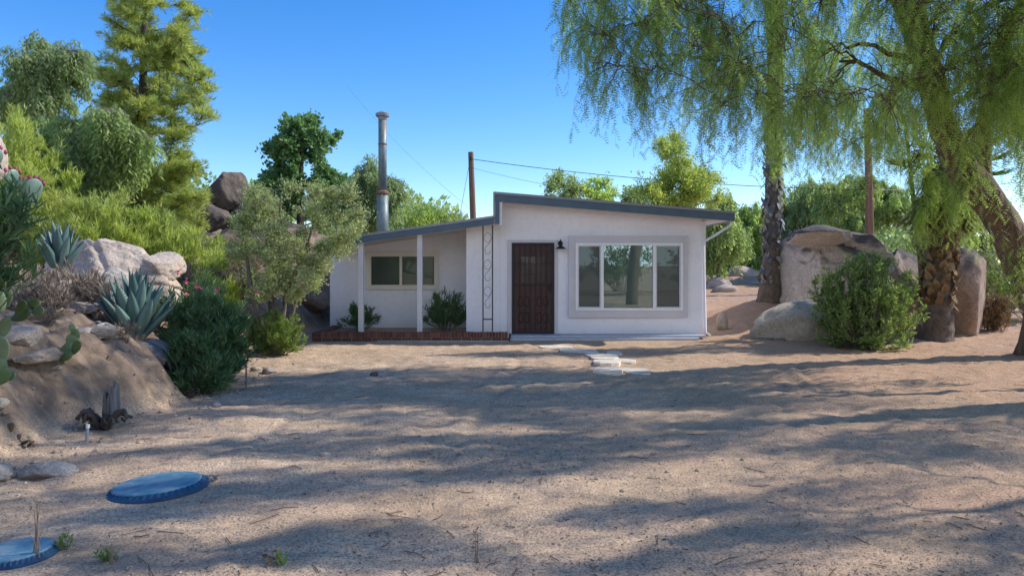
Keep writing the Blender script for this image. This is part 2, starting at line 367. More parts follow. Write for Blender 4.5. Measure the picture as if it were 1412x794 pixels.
def build_ground():
    xs = np.concatenate([-np.geomspace(1500, 13.2, 40), np.arange(-13, 13, .055), np.geomspace(13.2, 1500, 40)])
    ys = np.concatenate([-np.geomspace(800, 3, 24), np.arange(-2.5, 3, .25), np.arange(3, 17, .045), np.arange(17, 40, .25), np.geomspace(41, 2500, 40)])
    X, Y = np.meshgrid(xs, ys); Z = ground(X, Y)
    g = G(); nx, ny = len(xs), len(ys); idx = np.arange(nx*ny).reshape(ny, nx)
    q = np.stack([idx[:-1, :-1], idx[:-1, 1:], idx[1:, 1:], idx[1:, :-1]], -1).reshape(-1, 4)
    g.add(np.stack([X, Y, Z], -1), q)
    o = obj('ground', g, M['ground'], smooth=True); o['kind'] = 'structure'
build_ground()

def ondirt(n, x0, x1, y0, y1, p=1.0):
    y = y0+(y1-y0)*rng.random(n)**p; x = U(x0, x1, n)
    return x, y
def build_gravel():
    g = G(); N = 15000
    y = 3.4+(14-3.4)*rng.random(N)**1.6; x = (rng.random(N)-.5)*1.5*y
    sz = .003+.007*rng.random(N)**4; a = rng.random(N)
    n2 = 750; x2 = rng.normal(.1, .6, n2)*U(.4, 1.6, n2); y2 = rng.normal(6.0, .42, n2)*1.0; s2 = .004+.02*rng.random(n2)**4
    n3 = 1500; x3 = hill_foot(np.linspace(4, 15, n3))+rng.normal(.15, .5, n3); y3 = np.linspace(4, 15, n3); s3 = .005+.026*rng.random(n3)**4
    x = np.concatenate([x, x2, x3]); y = np.concatenate([y, y2, y3]); sz = np.concatenate([sz, s2, s3]); a = np.concatenate([a, .15+.5*rng.random(n2), rng.random(n3)])
    k = (y < 14.3); x, y, sz, a = x[k], y[k], sz[k], a[k]
    z = ground(x, y); K = len(x)
    c = np.stack([x, y, z+sz*.2], -1)
    o8 = np.array([(1, 0, 0), (0, 1, 0), (-1, 0, 0), (0, -1, 0), (0, 0, .75), (0, 0, -.75), (.7, .7, .35), (-.7, .6, .4)], float)
    oc = o8[:6]; jit = 1+.45*(rng.random((K, 6, 1))-.5); th = U(0, 2*pi, K); st = U(.7, 1.5, K)
    V = oc[None]*jit*sz[:, None, None]; V[..., 0] *= st[:, None]
    R = np.stack([V[..., 0]*np.cos(th)[:, None]-V[..., 1]*np.sin(th)[:, None], V[..., 0]*np.sin(th)[:, None]+V[..., 1]*np.cos(th)[:, None], V[..., 2]], -1)
    V = c[:, None]+R
    f = np.array([(0, 1, 4), (1, 2, 4), (2, 3, 4), (3, 0, 4), (1, 0, 5), (2, 1, 5), (3, 2, 5), (0, 3, 5)])
    g.add(V, (np.arange(K)[:, None, None]*6+f[None]).reshape(-1, 3), np.repeat(a, 8))
    o = obj('gravel', g, M['pebble']); o['kind'] = 'stuff'; tag(o, 'small loose gravel and grit scattered over the dirt yard', 'gravel')
    g = G(); N = 24000
    y = 3.4+(15-3.4)*rng.random(N)**1.4; x = (rng.random(N)-.35)*1.5*y
    k = fbm(x*.8, y*1.2, None, 31, 3)+.5*rng.random(N) > .1; x, y = x[k], y[k]; z = ground(x, y)+.004; K = len(x)
    d = rdir(K); d[:, 2] *= .12; L = .008+.03*rng.random(K)**2.5
    nn = rdir(K)*.35+np.array([0, 0, 1]); g.leaves(np.stack([x, y, z], -1), d, nn, L, L*U(.1, .4, K), rng.random(K))
    n = 420; y = 3.5+10*rng.random(n)**1.5; x = (rng.random(n)-.4)*1.4*y; z = ground(x, y)+.006
    th = U(0, pi, n); l = .03+.16*rng.random(n)**3; p0 = np.stack([x, y, z], -1); dd = np.stack([np.cos(th), np.sin(th), 0*th], -1)*l[:, None]
    P = np.stack([p0, p0+dd*.5+rng.normal(0, .006, (n, 3)), p0+dd], 1); P[..., 2] = ground(P[..., 0], P[..., 1])+.007
    g.tubes(P, np.full((n, 3), .0028), 3, rng.random(n)*.6)
    o = obj('leaf_litter', g, M['litter']); o['kind'] = 'stuff'; tag(o, 'dry leaf litter and broken twigs spread over the dirt', 'leaf litter')
build_gravel()

# ------------------------------------------------------------------ rocks
def ico(sub):
    bm = bmesh.new(); bmesh.ops.create_icosphere(bm, subdivisions=sub, radius=1)
    v = np.array([x.co[:] for x in bm.verts]); f = np.array([[q.index for q in p.verts] for p in bm.faces]); bm.free(); return v, f
ICO = {k: ico(k) for k in (1, 2, 3, 5, 6)}
def rock_geo(g, c, r, seed=0, cuts=7, sub=5, rough=.12, rotz=0, tilt=0, cutd=(.55, .88), crack=None, planes=()):
    v, f = ICO[sub]; v = v.copy(); rs = np.random.default_rng(seed)
    for n, d in planes: n = nrm(np.array(n, float)); t = v@n-d; v = v-np.where(t > 0, t*.96, 0)[:, None]*n
    for _ in range(cuts):
        n = nrm(rs.normal(size=3)*np.array([1, 1, .8])); d = rs.uniform(*cutd); t = v@n-d; v = v-np.where(t > 0, t*.93, 0)[:, None]*n
    q = v*1.6+seed*7.3
    v = v*(1+rough*fbm(q[:, 0], q[:, 1], q[:, 2], seed, 5))[:, None]
    v = v*(1+rough*.5*fbm(q[:, 0]*4, q[:, 1]*4, q[:, 2]*4, seed+3, 4))[:, None]
    rid = 1-np.abs(fbm(q[:, 0]*1.3+3, q[:, 1]*1.3, q[:, 2]*1.3, seed+9, 3))*5; v = v*(1-rough*.35*np.clip(rid, 0, 1)**2)[:, None]
    if crack:
        for n, d, w, dp in crack:
            n = nrm(np.array(n, float)); t = v@n-d+.04*fbm(q[:, 0]*2, q[:, 1]*2, q[:, 2]*2, 77, 3)
            v = v*(1-dp*np.exp(-(t/w)**2))[:, None]
    v = v*np.array(r)
    ct, st = cos(tilt), sin(tilt); v = np.stack([v[:, 0]*ct+v[:, 2]*st, v[:, 1], -v[:, 0]*st+v[:, 2]*ct], -1)
    cz, sz = cos(rotz), sin(rotz); v = np.stack([v[:, 0]*cz-v[:, 1]*sz, v[:, 0]*sz+v[:, 1]*cz, v[:, 2]], -1)
    g.add(v+np.array(c), f)
def rock(name, label, c, r, mat='granite', **k):
    g = G(); rock_geo(g, c, r, **k)
    return tag(obj(name, g, M[mat], smooth=True, loc=(c[0], c[1], c[2])), label, 'boulder' if max(r) > .3 else 'rock')

# right-hand boulders
g = G(); c = W(1162, 392, 17.6)
rock_geo(g, (c[0]+.05, c[1]+.4, 1.1), (1.85, 1.6, 1.75), seed=12, cuts=5, sub=6, rough=.07, cutd=(.75, .95), planes=[((-1, -.3, .05), .66), ((-.05, -1, .12), .68), ((.08, -.05, 1), .74), ((.75, -.3, .8), .8), ((1, -.2, .2), .78)], crack=[((.35, -.2, 1), .62, .035, .09), ((.9, .1, -.5), .1, .03, .04)])
g.v[0][:, 0] = c[0]+(g.v[0][:, 0]-c[0])*.93
o = tag(obj('boulder', g, M['granite_stain'], smooth=True, loc=(c[0], c[1], 0)), 'huge cracked tan boulder with black stained top behind the round bush', 'boulder')
tt = W(1092, 318, 17.0)
rock('boulder', 'squared slab of rock capping the left top of the huge boulder', (tt[0]+.62, 17.1, tt[2]-.12), (.8, .75, .26), 'granite_stain', seed=31, cuts=10, rough=.06, tilt=-.02)
tt = W(1085, 448, 15.2)
rock('boulder', 'low pale rounded boulder lying left of the round bush', (6.3, 15.5, .1), (1.45, .85, .74), 'granite_tan', seed=5, cuts=6, rough=.09, rotz=.1, tilt=-.12)
rock('boulder', 'upright tan boulder with dark top right of the short palm trunk', (9.95, 16.2, .85), (.72, .8, 1.15), 'granite_brown', seed=41, cuts=7, rough=.08)
rock('boulder', 'dark sloping boulder between the huge boulder and the short palm trunk', (9.35, 17.6, .95), (.95, .9, 1.1), 'granite_brown', seed=44, cuts=7, rough=.1)
rock('stone', 'small upright pointed stone near the right corner of the house', (4.75, 16.4, gz(4.75, 16.4)+.13), (.14, .1, .28), 'granite', seed=9, cuts=6, sub=3, rough=.15)
for (px, py, d, r, lab, s) in ((990, 391, 29, (.6, .5, .35), 'grey rubble rock on the far dirt bank beside the house corner', 51), (1022, 384, 34, (.95, .6, .35), 'pale far rock at the foot of the dark hedge', 52), (1000, 397, 27.5, (.5, .4, .22), 'flat rock in front of the rubble on the far dirt bank', 53), (1083, 401, 18.2, (.16, .2, .26), 'small tan block of rock wedged beside the tall palm base', 54)):
    p = W(px, py, d); rock('rock', lab, (p[0], p[1], gz(p[0], p[1])+r[2]*.3), r, 'granite', seed=s, cuts=7, sub=3, rough=.15)
# left-hand outcrops
def lrock(label, px, py, d, r, seed, mat='granite', **k):
    p = W(px, py, d); return rock('boulder', label, tuple(p), r, mat, seed=seed, **k)
lrock('large pale sunlit boulder on the slope behind the big agave', 158, 386, 11.5, (1.15, .8, .6), 61, 'granite', cuts=10, sub=6, tilt=.3, rough=.12, crack=[((.8, .3, .4), .0, .05, .1), ((.5, -.2, -.8), .2, .04, .08)])
lrock('sunlit rounded rock at the right end of the pale outcrop', 222, 370, 11.7, (.36, .45, .34), 62, 'granite', cuts=9)
lrock('rock in the middle of the left slope below the pale outcrop', 80, 402, 9.8, (.7, .5, .2), 63, 'granite', rough=.16)
lrock('shaded rock left of the big agave', 152, 395, 10.4, (.36, .3, .26), 64, 'granite_pale', rough=.15)
lrock('flat topped rock under the dead leaves of the big agave', 165, 486, 8.85, (.42, .4, .17), 65, 'granite_pale', rough=.14)
lrock('small tan rock beside the prickly pear trunk', 30, 468, 7.3, (.26, .22, .14), 66)
lrock('upper pale rock at the left edge above the cactus', -22, 215, 9.5, (.22, .4, .4), 67)
lrock('eroded rock showing in the dirt bank below the agave', 200, 520, 8.6, (.26, .3, .3), 68, 'granite', rough=.2)
for i, (px, py, d, r, lab) in enumerate(((318, 262, 23, (.75, .7, .85), 'squared dark rock crowning the rock pile behind the grey shrub'), (290, 300, 22.5, (.9, .8, .7), 'dark rock on the left shoulder of the rock pile'), (345, 300, 22.8, (1.0, .8, .8), 'dark rock on the right shoulder of the rock pile'), (270, 335, 21.5, (.9, .8, .6), 'brown rock low at the left foot of the rock pile'), (330, 340, 21.2, (1.1, .8, .75), 'brown rock low in the middle of the rock pile'), (388, 325, 22, (1.1, .8, .8), 'brown rock low at the right foot of the rock pile'))):
    lrock(lab, px, py, d, r, 71+i, 'granite_dark' if i < 3 else 'granite_brown', cuts=10, rough=.14, cutd=(.55, .85), planes=[((.1*i-.1, .0, 1), .55)])
lrock('pale rock on the sunlit bank left of the house wall', 437, 372, 19.5, (.45, .4, .3), 81)
lrock('dark rock in the shade behind the planter end', 432, 408, 18.2, (.7, .5, .55), 82, 'granite_brown')
for i, (px, py, s, lab) in enumerate(((258, 546, .06, 'dark stone at the foot of the dark oleander'), (298, 561, .05, 'pale flat stone right of the dark stone by the oleander'), (352, 509, .07, 'white topped stone between the oleander and the bright low shrub'), (372, 512, .09, 'tan half buried stone below the bright low shrub'), (516, 519, .06, 'dark stone out in the dirt yard before the house'), (448, 630, .035, 'small brown stone alone in the middle of the yard'))):
    d = 1600/(py-365); p = W(px, py, d); rock('stone', lab, (p[0], p[1], gz(p[0], p[1])+s*.3), (s*1.3, s, s*.7), 'granite_pale' if 'pale' in lab or 'white' in lab else 'granite_dark' if 'dark' in lab else 'granite', seed=90+i, cuts=6, sub=3, rough=.15)
rock('rock', 'long pale rock lying at the left edge of the yard', (-3.5, 5.48, gz(-3.5, 5.48)+.02), (.24, .11, .075), 'granite_pale', seed=21, cuts=6, rough=.14)
rock('rock', 'stubby pale rock at the left frame edge beside the long one', (-3.86, 5.4, gz(-3.86, 5.4)+.04), (.14, .12, .08), 'granite_pale', seed=22, cuts=6, rough=.14)

for i, (px, py, d, r, lab) in enumerate(((40, 452, 8.3, (.5, .3, .1), 'flat brown rock ledge breaking out of the left bank'), (130, 500, 8.3, (.34, .26, .1), 'low brown ledge in the bank above the stump'), (60, 520, 7.3, (.36, .22, .09), 'brown ledge low in the bank near the left edge'), (205, 470, 9.0, (.24, .2, .13), 'brown rock in the bank edge right of the agave roots'), (110, 440, 9.3, (.4, .25, .1), 'flat ledge between the brush and the big agave'))):
    p = W(px, py, d); rock('boulder', lab, (p[0], p[1], gz(p[0], p[1])+.01), r, 'granite_bank', seed=140+i, cuts=9, rough=.2, rotz=i*.7)
# timber edging and flagstones
g = G(); g.box(4.75, 6.35, 15.0, 15.12, 0, .085); e = thing('landscape_timber', 'weathered timber edging along the dirt before the low boulder', 'timber edging', (5.5, 15.1, .0))
obj('beam', g, M['stump'], e, bevel=.01)
g = G(); g.box(6.38, 6.95, 14.98, 15.11, 0, .08); obj('beam', g, M['stump'], e, bevel=.01)
fl = [(742, 477, 790, 482), (768, 481, 808, 487), (790, 482, 824, 488), (806, 487, 838, 494), (836, 484, 858, 490), (812, 489, 856, 496), (822, 494, 860, 499), (850, 494, 876, 500), (815, 500, 858, 506), (816, 509, 862, 518), (858, 508, 896, 517)]
pl = ['first flagstone, nearest the painted step', 'second flagstone in the row from the step', 'narrow flagstone beside the second of the row', 'tapered flagstone where the path widens', 'small flagstone at the upper right of the path', 'broad flagstone in the middle of the path', 'thin flagstone below the broad middle one', 'rounded flagstone at the right edge of the path', 'thick edged flagstone standing proud of the dirt', 'wide flagstone at the near left end of the path', 'wide flagstone at the near right end of the path']
for i, (x0, y0, x1, y1) in enumerate(fl):
    d0 = 1600/(y0-365); d1 = 1600/(y1-365); dm = (d0+d1)/2
    xa, xb = (x0-HX)/F*dm, (x1-HX)/F*dm; ya, yb = d1+.03, d0-.03; cx, cy = (xa+xb)/2, (ya+yb)/2
    n = 9; th = np.arange(n)*2*pi/n+U(-.15, .15, n); rr = U(.82, 1.12, n)
    cs = np.sign(np.cos(th))*np.abs(np.cos(th))**.7; sn = np.sign(np.sin(th))*np.abs(np.sin(th))**.7
    X = cx+cs*rr*(xb-xa)/2; Y = cy+sn*rr*(yb-ya)/2; z0 = float(ground(np.linspace(xa, xb, 7)[:, None]+0*np.ones(5), np.linspace(ya, yb, 5)[None]+0*np.ones((7, 1))).max()); zt = z0+(.008 if i != 8 else .03)
    g = G(); g.add(np.concatenate([np.stack([X, Y, np.full(n, z0-.05)], -1), np.stack([X, Y, np.full(n, zt)], -1)]), [[k, (k+1) % n, (k+1) % n+n, k+n] for k in range(n)])
    g.add(np.stack([X, Y, np.full(n, zt)], -1), [list(range(n))])
    o = obj('flagstone', g, M['flag'], loc=(cx, cy, z0)); bm = bmesh.new(); bm.from_mesh(o.data); bmesh.ops.remove_doubles(bm, verts=bm.verts, dist=1e-5); bm.to_mesh(o.data); bm.free()
    b = o.modifiers.new('bevel', 'BEVEL'); b.width = .008; b.segments = 2; b.limit_method = 'ANGLE'
    tag(o, pl[i], 'flagstone', 'flagstones of the short path'); 

# ------------------------------------------------------------------ house
FY = 15.8; RY = 15.3
def hx(px, Y=FY): return (px-HX)/F*Y
def hz(py, Y=FY): return CH-(py-HY)/F*Y
H = thing('house', 'small pale stucco house with slate blue fascia and dark red door', 'house', (0, 19, 0))
xL, xR = hx(682, RY), hx(1013, RY); zL, zR = hz(265, RY), hz(292, RY)
def zu(x): return zL+(zR-zL)*(x-xL)/(xR-xL)
lx0, lx1 = hx(517, RY), hx(688, RY); lz0, lz1 = hz(321, RY), hz(297, RY)
def zl(x): return lz0+(lz1-lz0)*(x-lx0)/(lx1-lx0)
wR = hx(968); wS = hx(643); wT = hx(690); BY = 24.5; wLx = hx(455, 17.0)
uT = .2; lT = .17
g = G(); g.prism([(wT, .1), (wR, .1), (wR, zu(wR)-uT+.02), (wT, zu(wT)-uT+.02)], FY, BY)
g.prism([(wS, .1), (wT-.002, .1), (wT-.002, zl(wT)-lT+.02), (wS, zl(wS)-lT+.02)], FY+.0, BY-.01)
obj('wall', g, M['stucco'], H)
g = G(); g.prism([(wLx, -.1), (wS-.002, -.1), (wS-.002, zl(wS)-lT+.02), (wLx, zl(wLx)-lT+.02)], 17.0, BY-.02); obj('wall', g, M['stucco'], H)
g = G(); g.box(hx(703, RY), hx(965, RY), RY, FY+.3, -.12, .055); g.box(hx(703, RY)+.02, wR-.01, RY+.14, FY+.3, .05, .098); obj('step', g, M['slab'], H, bevel=.012)
# roofs
def slab(x0, x1, zf, t0, t1, y0, y1):
    g = G(); g.prism([(x0, zf(x0)-t1), (x1, zf(x1)-t1), (x1, zf(x1)-t0), (x0, zf(x0)-t0)], y0, y1); return g
lxe = hx(438, RY)
ro = obj('roof', slab(xL+.02, xR-.02, zu, .0, .05, RY+.02, BY+.4), M['roofing'], H)
obj('soffit', slab(xL+.04, xR-.04, zu, .053, uT-.02, RY+.045, BY+.35), M['soffit'], ro)
obj('fascia', slab(xL, xR, zu, .042, uT, RY, RY+.04), M['fascia'], ro, bevel=.004)
g = slab(xL-.015, xR+.015, zu, -.01, .04, RY-.018, RY+.019); g.prism([(xR-.015, zR-.2), (xR+.018, zR-.2), (xR+.018, zR+.005), (xR-.015, zR+.005)], RY+.042, BY+.4); obj('drip_edge', g, M['drip'], ro, bevel=.003)
rl = obj('roof', slab(lxe+.02, wT-.02, zl, .0, .05, RY+.02, BY+.3), M['roofing'], H)
obj('soffit', slab(lxe+.04, wT-.04, zl, .053, lT-.02, RY+.045, BY+.25), M['soffit'], rl)
obj('fascia', slab(lxe, lx1-.11, zl, .042, lT, RY, RY+.04), M['fascia'], rl, bevel=.004)
obj('drip_edge', slab(lxe-.015, lx1-.12, zl, -.01, .04, RY-.018, RY+.019), M['drip'], rl, bevel=.003)
g = G(); g.box(xL+.012, xL+.1, RY-.002, RY+.038, zl(xL)-lT-.0, zL-uT+.005); obj('corner_board', g, M['fascia'], ro)
g = G(); g.box(xL-.03, xL+.01, RY-.02, RY+.04, zl(xL)-.03, zL-.0); obj('corner_trim', g, M['drip'], ro)
g = G(); g.box(xL+.102, xL+.16, RY+.01, RY+.05, zl(xL)-lT-.03, zL-uT+.005); obj('wall_return', g, M['soffit'], ro)
g = G(); g.prism([(wT-.1, zl(wT)-lT+.0), (wT+.0, zl(wT)-lT), (wT+.0, zu(wT)-.19), (wT-.1, zu(wT)-.19)], RY+.06, BY); obj('wall', g, M['stucco'], H)
# beam of soffit end on right + downspout
g = G(); P = [W(1009, 303, 15.42), W(1007, 311, 15.44), W(985, 325, 15.6), W(971, 333, 15.72), W(970, 340, 15.74), (wR+.06, 15.74, .14), (wR+.14, 15.66, .07)]
P = np.array(P); g.tubes(P, np.full(len(P), .027), 8); obj('downspout', g, M['stucco'], H, smooth=True)
g = G(); g.box(wR+.002, wR+.1, FY+.06, FY+.5, .02, zu(wR+.1)-uT-.0); obj('corner_board', g, M['stucco'], H)
# posts
for px in (498, 579):
    X = hx(px, 15.45); g = G(); g.box(X-.055, X+.055, 15.4, 15.51, .1, zl(X)-lT+.01); obj('porch_post', g, M['post'], H, bevel=.005)
# iron trellis post
t0 = hx(666, 15.4); t1 = hx(679, 15.4); g = G(); zb = .18; zt = zl(t0)-lT
for X in (t0, t1): g.box(X-.013, X+.013, 15.4, 15.426, zb, zt+.02)
g.box(t0, t1, 15.403, 15.423, .43, .455)
cx = (t0+t1)/2; zc = zt-.2
for k in range(3):
    for side in (1,):
        a = np.linspace(0, 2*pi, 25); r = .078
        c = zc-.05-k*.57
        g.tubes(np.stack([cx+r*np.cos(a)*.95, np.full(25, 15.413), c+r*1.3*np.sin(a)], -1), np.full(25, .004), 5)
        g.tubes(np.stack([np.linspace(cx+.07, cx-.07, 12), np.full(12, 15.413), c-.02-.26*np.linspace(0, 1, 12)-.03*np.sin(np.linspace(0, 2*pi, 12))], -1), np.full(12, .004), 5)
        c2 = c-.3
        g.tubes(np.stack([cx+.05*np.cos(a[:18]+2.6), np.full(18, 15.413), c2+.05*np.sin(a[:18]+2.6)], -1), np.full(18, .004), 5)
obj('trellis_post', g, M['black'], H)
# door
d0, d1, dt, db = hx(706), hx(764), hz(335), hz(460.5)
g = G(); zt = hz(331); g.box(hx(699.5), d0-.002, FY-.03, FY+.02, .1, zt); g.box(d1+.002, hx(769), FY-.03, FY+.02, .1, zt); g.box(d0-.002, d1+.002, FY-.029, FY+.02, dt+.002, zt)
D = obj('door', (lambda q: (q.box(d0+.05, d1-.05, FY-.012, FY+.01, .13, dt-.05), q)[1])(G()), M['doorwood'], H)
obj('door_frame', g, M['trim'], D, bevel=.004)
g = G(); w = .048
g.box(d0, d0+w, FY-.055, FY-.015, .105, dt); g.box(d1-w, d1, FY-.055, FY-.015, .105, dt); g.box(d0+w, d1-w, FY-.054, FY-.015, dt-w, dt); g.box(d0+w, d1-w, FY-.054, FY-.015, .105, .105+w)
g.box(d0+w, d1-w, FY-.05, FY-.02, 1.15, 1.175)
g.box(d0+w, d1-w, FY-.05, FY-.02, 1.62, 1.635)
for k in range(1, 7):
    X = d0+w+(d1-d0-2*w)*k/7; g.box(X-.006, X+.006, FY-.046, FY-.03, .15, dt-w)
for k in (1, 2, 4, 5):
    X = d0+w+(d1-d0-2*w)*k/6; a = np.linspace(0, 2*pi, 17)
    for zc in (.45, .8): g.tubes(np.stack([X+.05*np.cos(a), np.full(17, FY-.05), zc+.11*np.sin(a)], -1), np.full(17, .0045), 4)
obj('security_grille', g, M['black'], D)
g = G(); g.box(d1-.1, d1-.062, FY-.07, FY-.045, 1.0, 1.16); a = np.linspace(0, 1, 6); g.tubes(np.stack([d1-.08-.09*a, np.full(6, FY-.085), 1.1+0*a], -1), np.full(6, .009), 6); obj('handle', g, M['black'], D)
g = G()
for i in range(3):
    for j in range(3):
        xx = d0+.2+i*.18; zz = 1.2+j*.2; g.box(xx, xx+.15, FY-.015, FY-.0125, zz, zz+.175)
obj('door_lights', g, M['doorglass'], D)
g = G()
for i in range(2):
    for j in range(2):
        xx = d0+.17+i*.32; zz = .2+j*.42; g.box(xx, xx+.25, FY-.02, FY-.0125, zz, zz+.36)
obj('raised_panels', g, M['doorwood'], D, bevel=.006)
# wall light
lx, lz = hx(773, 15.7), hz(336, 15.7)
g = G(); a = np.linspace(0, 2*pi, 17)[:-1]
g.tubes(np.array([(lx, FY-.002, lz+.01), (lx, FY-.03, lz+.01)]), np.array([.055, .05]), 16)
th = np.linspace(pi*.9, 0, 8); g.tubes(np.stack([np.full(8, lx), FY-.1+.07*np.cos(pi-th)*-1, lz+.02+.07*np.sin(th)], -1), np.full(8, .011), 6)
L = obj('wall_light', g, M['black'], H, smooth=True)
g = G(); g.tubes(np.array([(lx, FY-.17, lz+.0), (lx, FY-.17, lz-.045), (lx, FY-.17, lz-.06), (lx, FY-.17, lz-.115)]), np.array([.03, .035, .05, .125]), 20, cap=False); obj('lamp_shade', g, M['black'], L, smooth=True)
# picture window
px0, px1, pz0, pz1 = hx(784, 15.7), hx(949, 15.7), hz(438, 15.7), hz(325, 15.7)
wx0, wx1, wz0, wz1 = hx(793.5, 15.68), hx(942, 15.68), hz(428, 15.68), hz(335, 15.68)
WN = obj('window', (lambda q: (q.box(px0, wx0, 15.7, FY+.02, pz0, pz1), q.box(wx1, px1, 15.7, FY+.02, pz0, pz1), q.box(wx0, wx1, 15.7, FY+.02, pz0, wz0), q.box(wx0, wx1, 15.7, FY+.02, wz1, pz1), q)[-1])(G()), M['trim'], H, bevel=.004)
def frame(g, x0, x1, z0, z1, w, y0, y1):
    g.box(x0, x0+w, y0, y1, z0, z1); g.box(x1-w, x1, y0, y1, z0, z1); g.box(x0+w, x1-w, y0, y1, z1-w, z1); g.box(x0+w, x1-w, y0, y1, z0, z0+w)
g = G(); frame(g, wx0, wx1, wz0, wz1, .055, 15.672, 15.76)
m1, m2 = hx(830.5, 15.68), hx(902.5, 15.68)
for m_ in (m1, m2): g.box(m_-.032, m_+.032, 15.676, 15.76, wz0+.055, wz1-.055)
obj('frame', g, M['white'], WN, bevel=.004)
g = G(); frame(g, wx0+.056, m1-.033, wz0+.056, wz1-.056, .022, 15.69, 15.75); obj('sash', g, M['trim'], WN); g = G(); frame(g, m2+.033, wx1-.056, wz0+.056, wz1-.056, .022, 15.69, 15.75); obj('sash', g, M['trim'], WN)
for (a, b, mt) in ((wx0+.078, m1-.055, 'glass_screen'), (m1+.032, m2-.032, 'glass'), (m2+.055, wx1-.078, 'glass_screen')):
    g = G(); g.box(a, b, 15.73, 15.74, wz0+.056, wz1-.056); obj('pane', g, M[mt], WN)
# porch window
q0, q1, r0, r1 = hx(506, 17), hx(605, 17), hz(399, 17), hz(347.5, 17)
g = G(); frame(g, q0, q1, r0, r1, .075, 16.94, 17.02); WP = obj('window', g, M['cream'], H, bevel=.004)
g = G(); frame(g, q0+.076, q1-.076, r0+.076, r1-.076, .03, 16.955, 17.01); mc = hx(553, 17); g.box(mc-.03, mc+.03, 16.95, 17.01, r0+.1, r1-.1); obj('sash', g, M['cream'], WP)
g = G(); g.box(q0+.1, mc-.03, 16.98, 16.99, r0+.1, r1-.1); obj('pane', g, M['glass_screen'], WP)
g = G(); g.box(mc+.03, q1-.1, 16.975, 16.985, r0+.1, r1-.1); obj('pane', g, M['glass_small'], WP)
# flue
cx, cy = hx(527.5, 18.3), 18.3; ztop = hz(155, 18.3); zm = hz(266, 18.3)
CHM = obj('chimney_pipe', (lambda q: (q.tubes(np.array([(cx, cy, 1.9), (cx, cy, zm)]), np.array([.15, .145]), 24), q.tubes(np.array([(cx, cy, zm), (cx, cy, ztop-.1)]), np.array([.105, .105]), 24), q)[-1])(G()), M['flue'], H, smooth=False)
for p in CHM.data.polygons: p.use_smooth = len(p.vertices) == 4
g = G(); g.tubes(np.array([(cx, cy, zm-.05), (cx, cy, zm-.03), (cx, cy, zm+.02), (cx, cy, zm+.06)]), np.array([.155, .17, .17, .12]), 24)
obj('collar', g, M['rust'], CHM); g = G(); g.tubes(np.array([(cx, cy, zm+1.2), (cx, cy, zm+1.24)]), np.array([.11, .11]), 24); obj('band', g, M['rust'], CHM)
g = G(); z = ztop; g.tubes(np.array([(cx, cy, z-.2), (cx, cy, z-.12), (cx, cy, z-.11), (cx, cy, z-.04), (cx, cy, z+.02)]), np.array([.11, .125, .17, .18, .06]), 24); obj('cap', g, M['drip'], CHM)

# brick planter
PT = thing('brick_planter', 'low red brick planter border along the porch', 'planter', (-2, 15.2, 0))
g = G(); bx0, bx1 = hx(430, 15.15), hx(702, 15.15); n = 0
X = bx0
while X < bx1-.05:
    w = .2+.006*random.random(); g.box(X+.004, min(X+w, bx1), 15.152+random.random()*.004, 15.25, .0, .075+.003*random.random(), random.random()*.7); X += w+.006
X = bx0
while X < bx1-.03:
    w = .058; z = .083; g.box(X+.002, X+w, 15.14+random.random()*.008, 15.34, z, .18+random.random()*.008, random.random()); X += w+.007
Y = 15.36
while Y < 16.9:
    g.box(bx0, bx0+.1, Y, Y+.2, 0, .075, random.random()*.7); g.box(bx0-.01, bx0+.19, Y, Y+.06, .083, .183, random.random()); g.box(bx0-.01, bx0+.19, Y+.068, Y+.128, .083, .182, random.random()); g.box(bx0-.01, bx0+.19, Y+.136, Y+.196, .083, .184, random.random()); Y += .206
obj('brick_course', g, M['brick'], PT, bevel=.003)
g = G(); g.box(bx0+.02, bx1-.01, 15.165, 15.32, -.02, .174); g.box(bx0+.01, bx0+.09, 15.33, 16.95, -.02, .17); obj('mortar', g, M['concrete'], PT)
g = G(); g.box(hx(520, 15.1), bx1-.01, 15.09, 15.149, -.05, .022); obj('footing', g, M['concrete'], PT)
g = G(); g.box(bx0+.11, hx(702, 15.15), 15.345, 16.99, -.05, .13); obj('soil', g, M['ground'], PT)

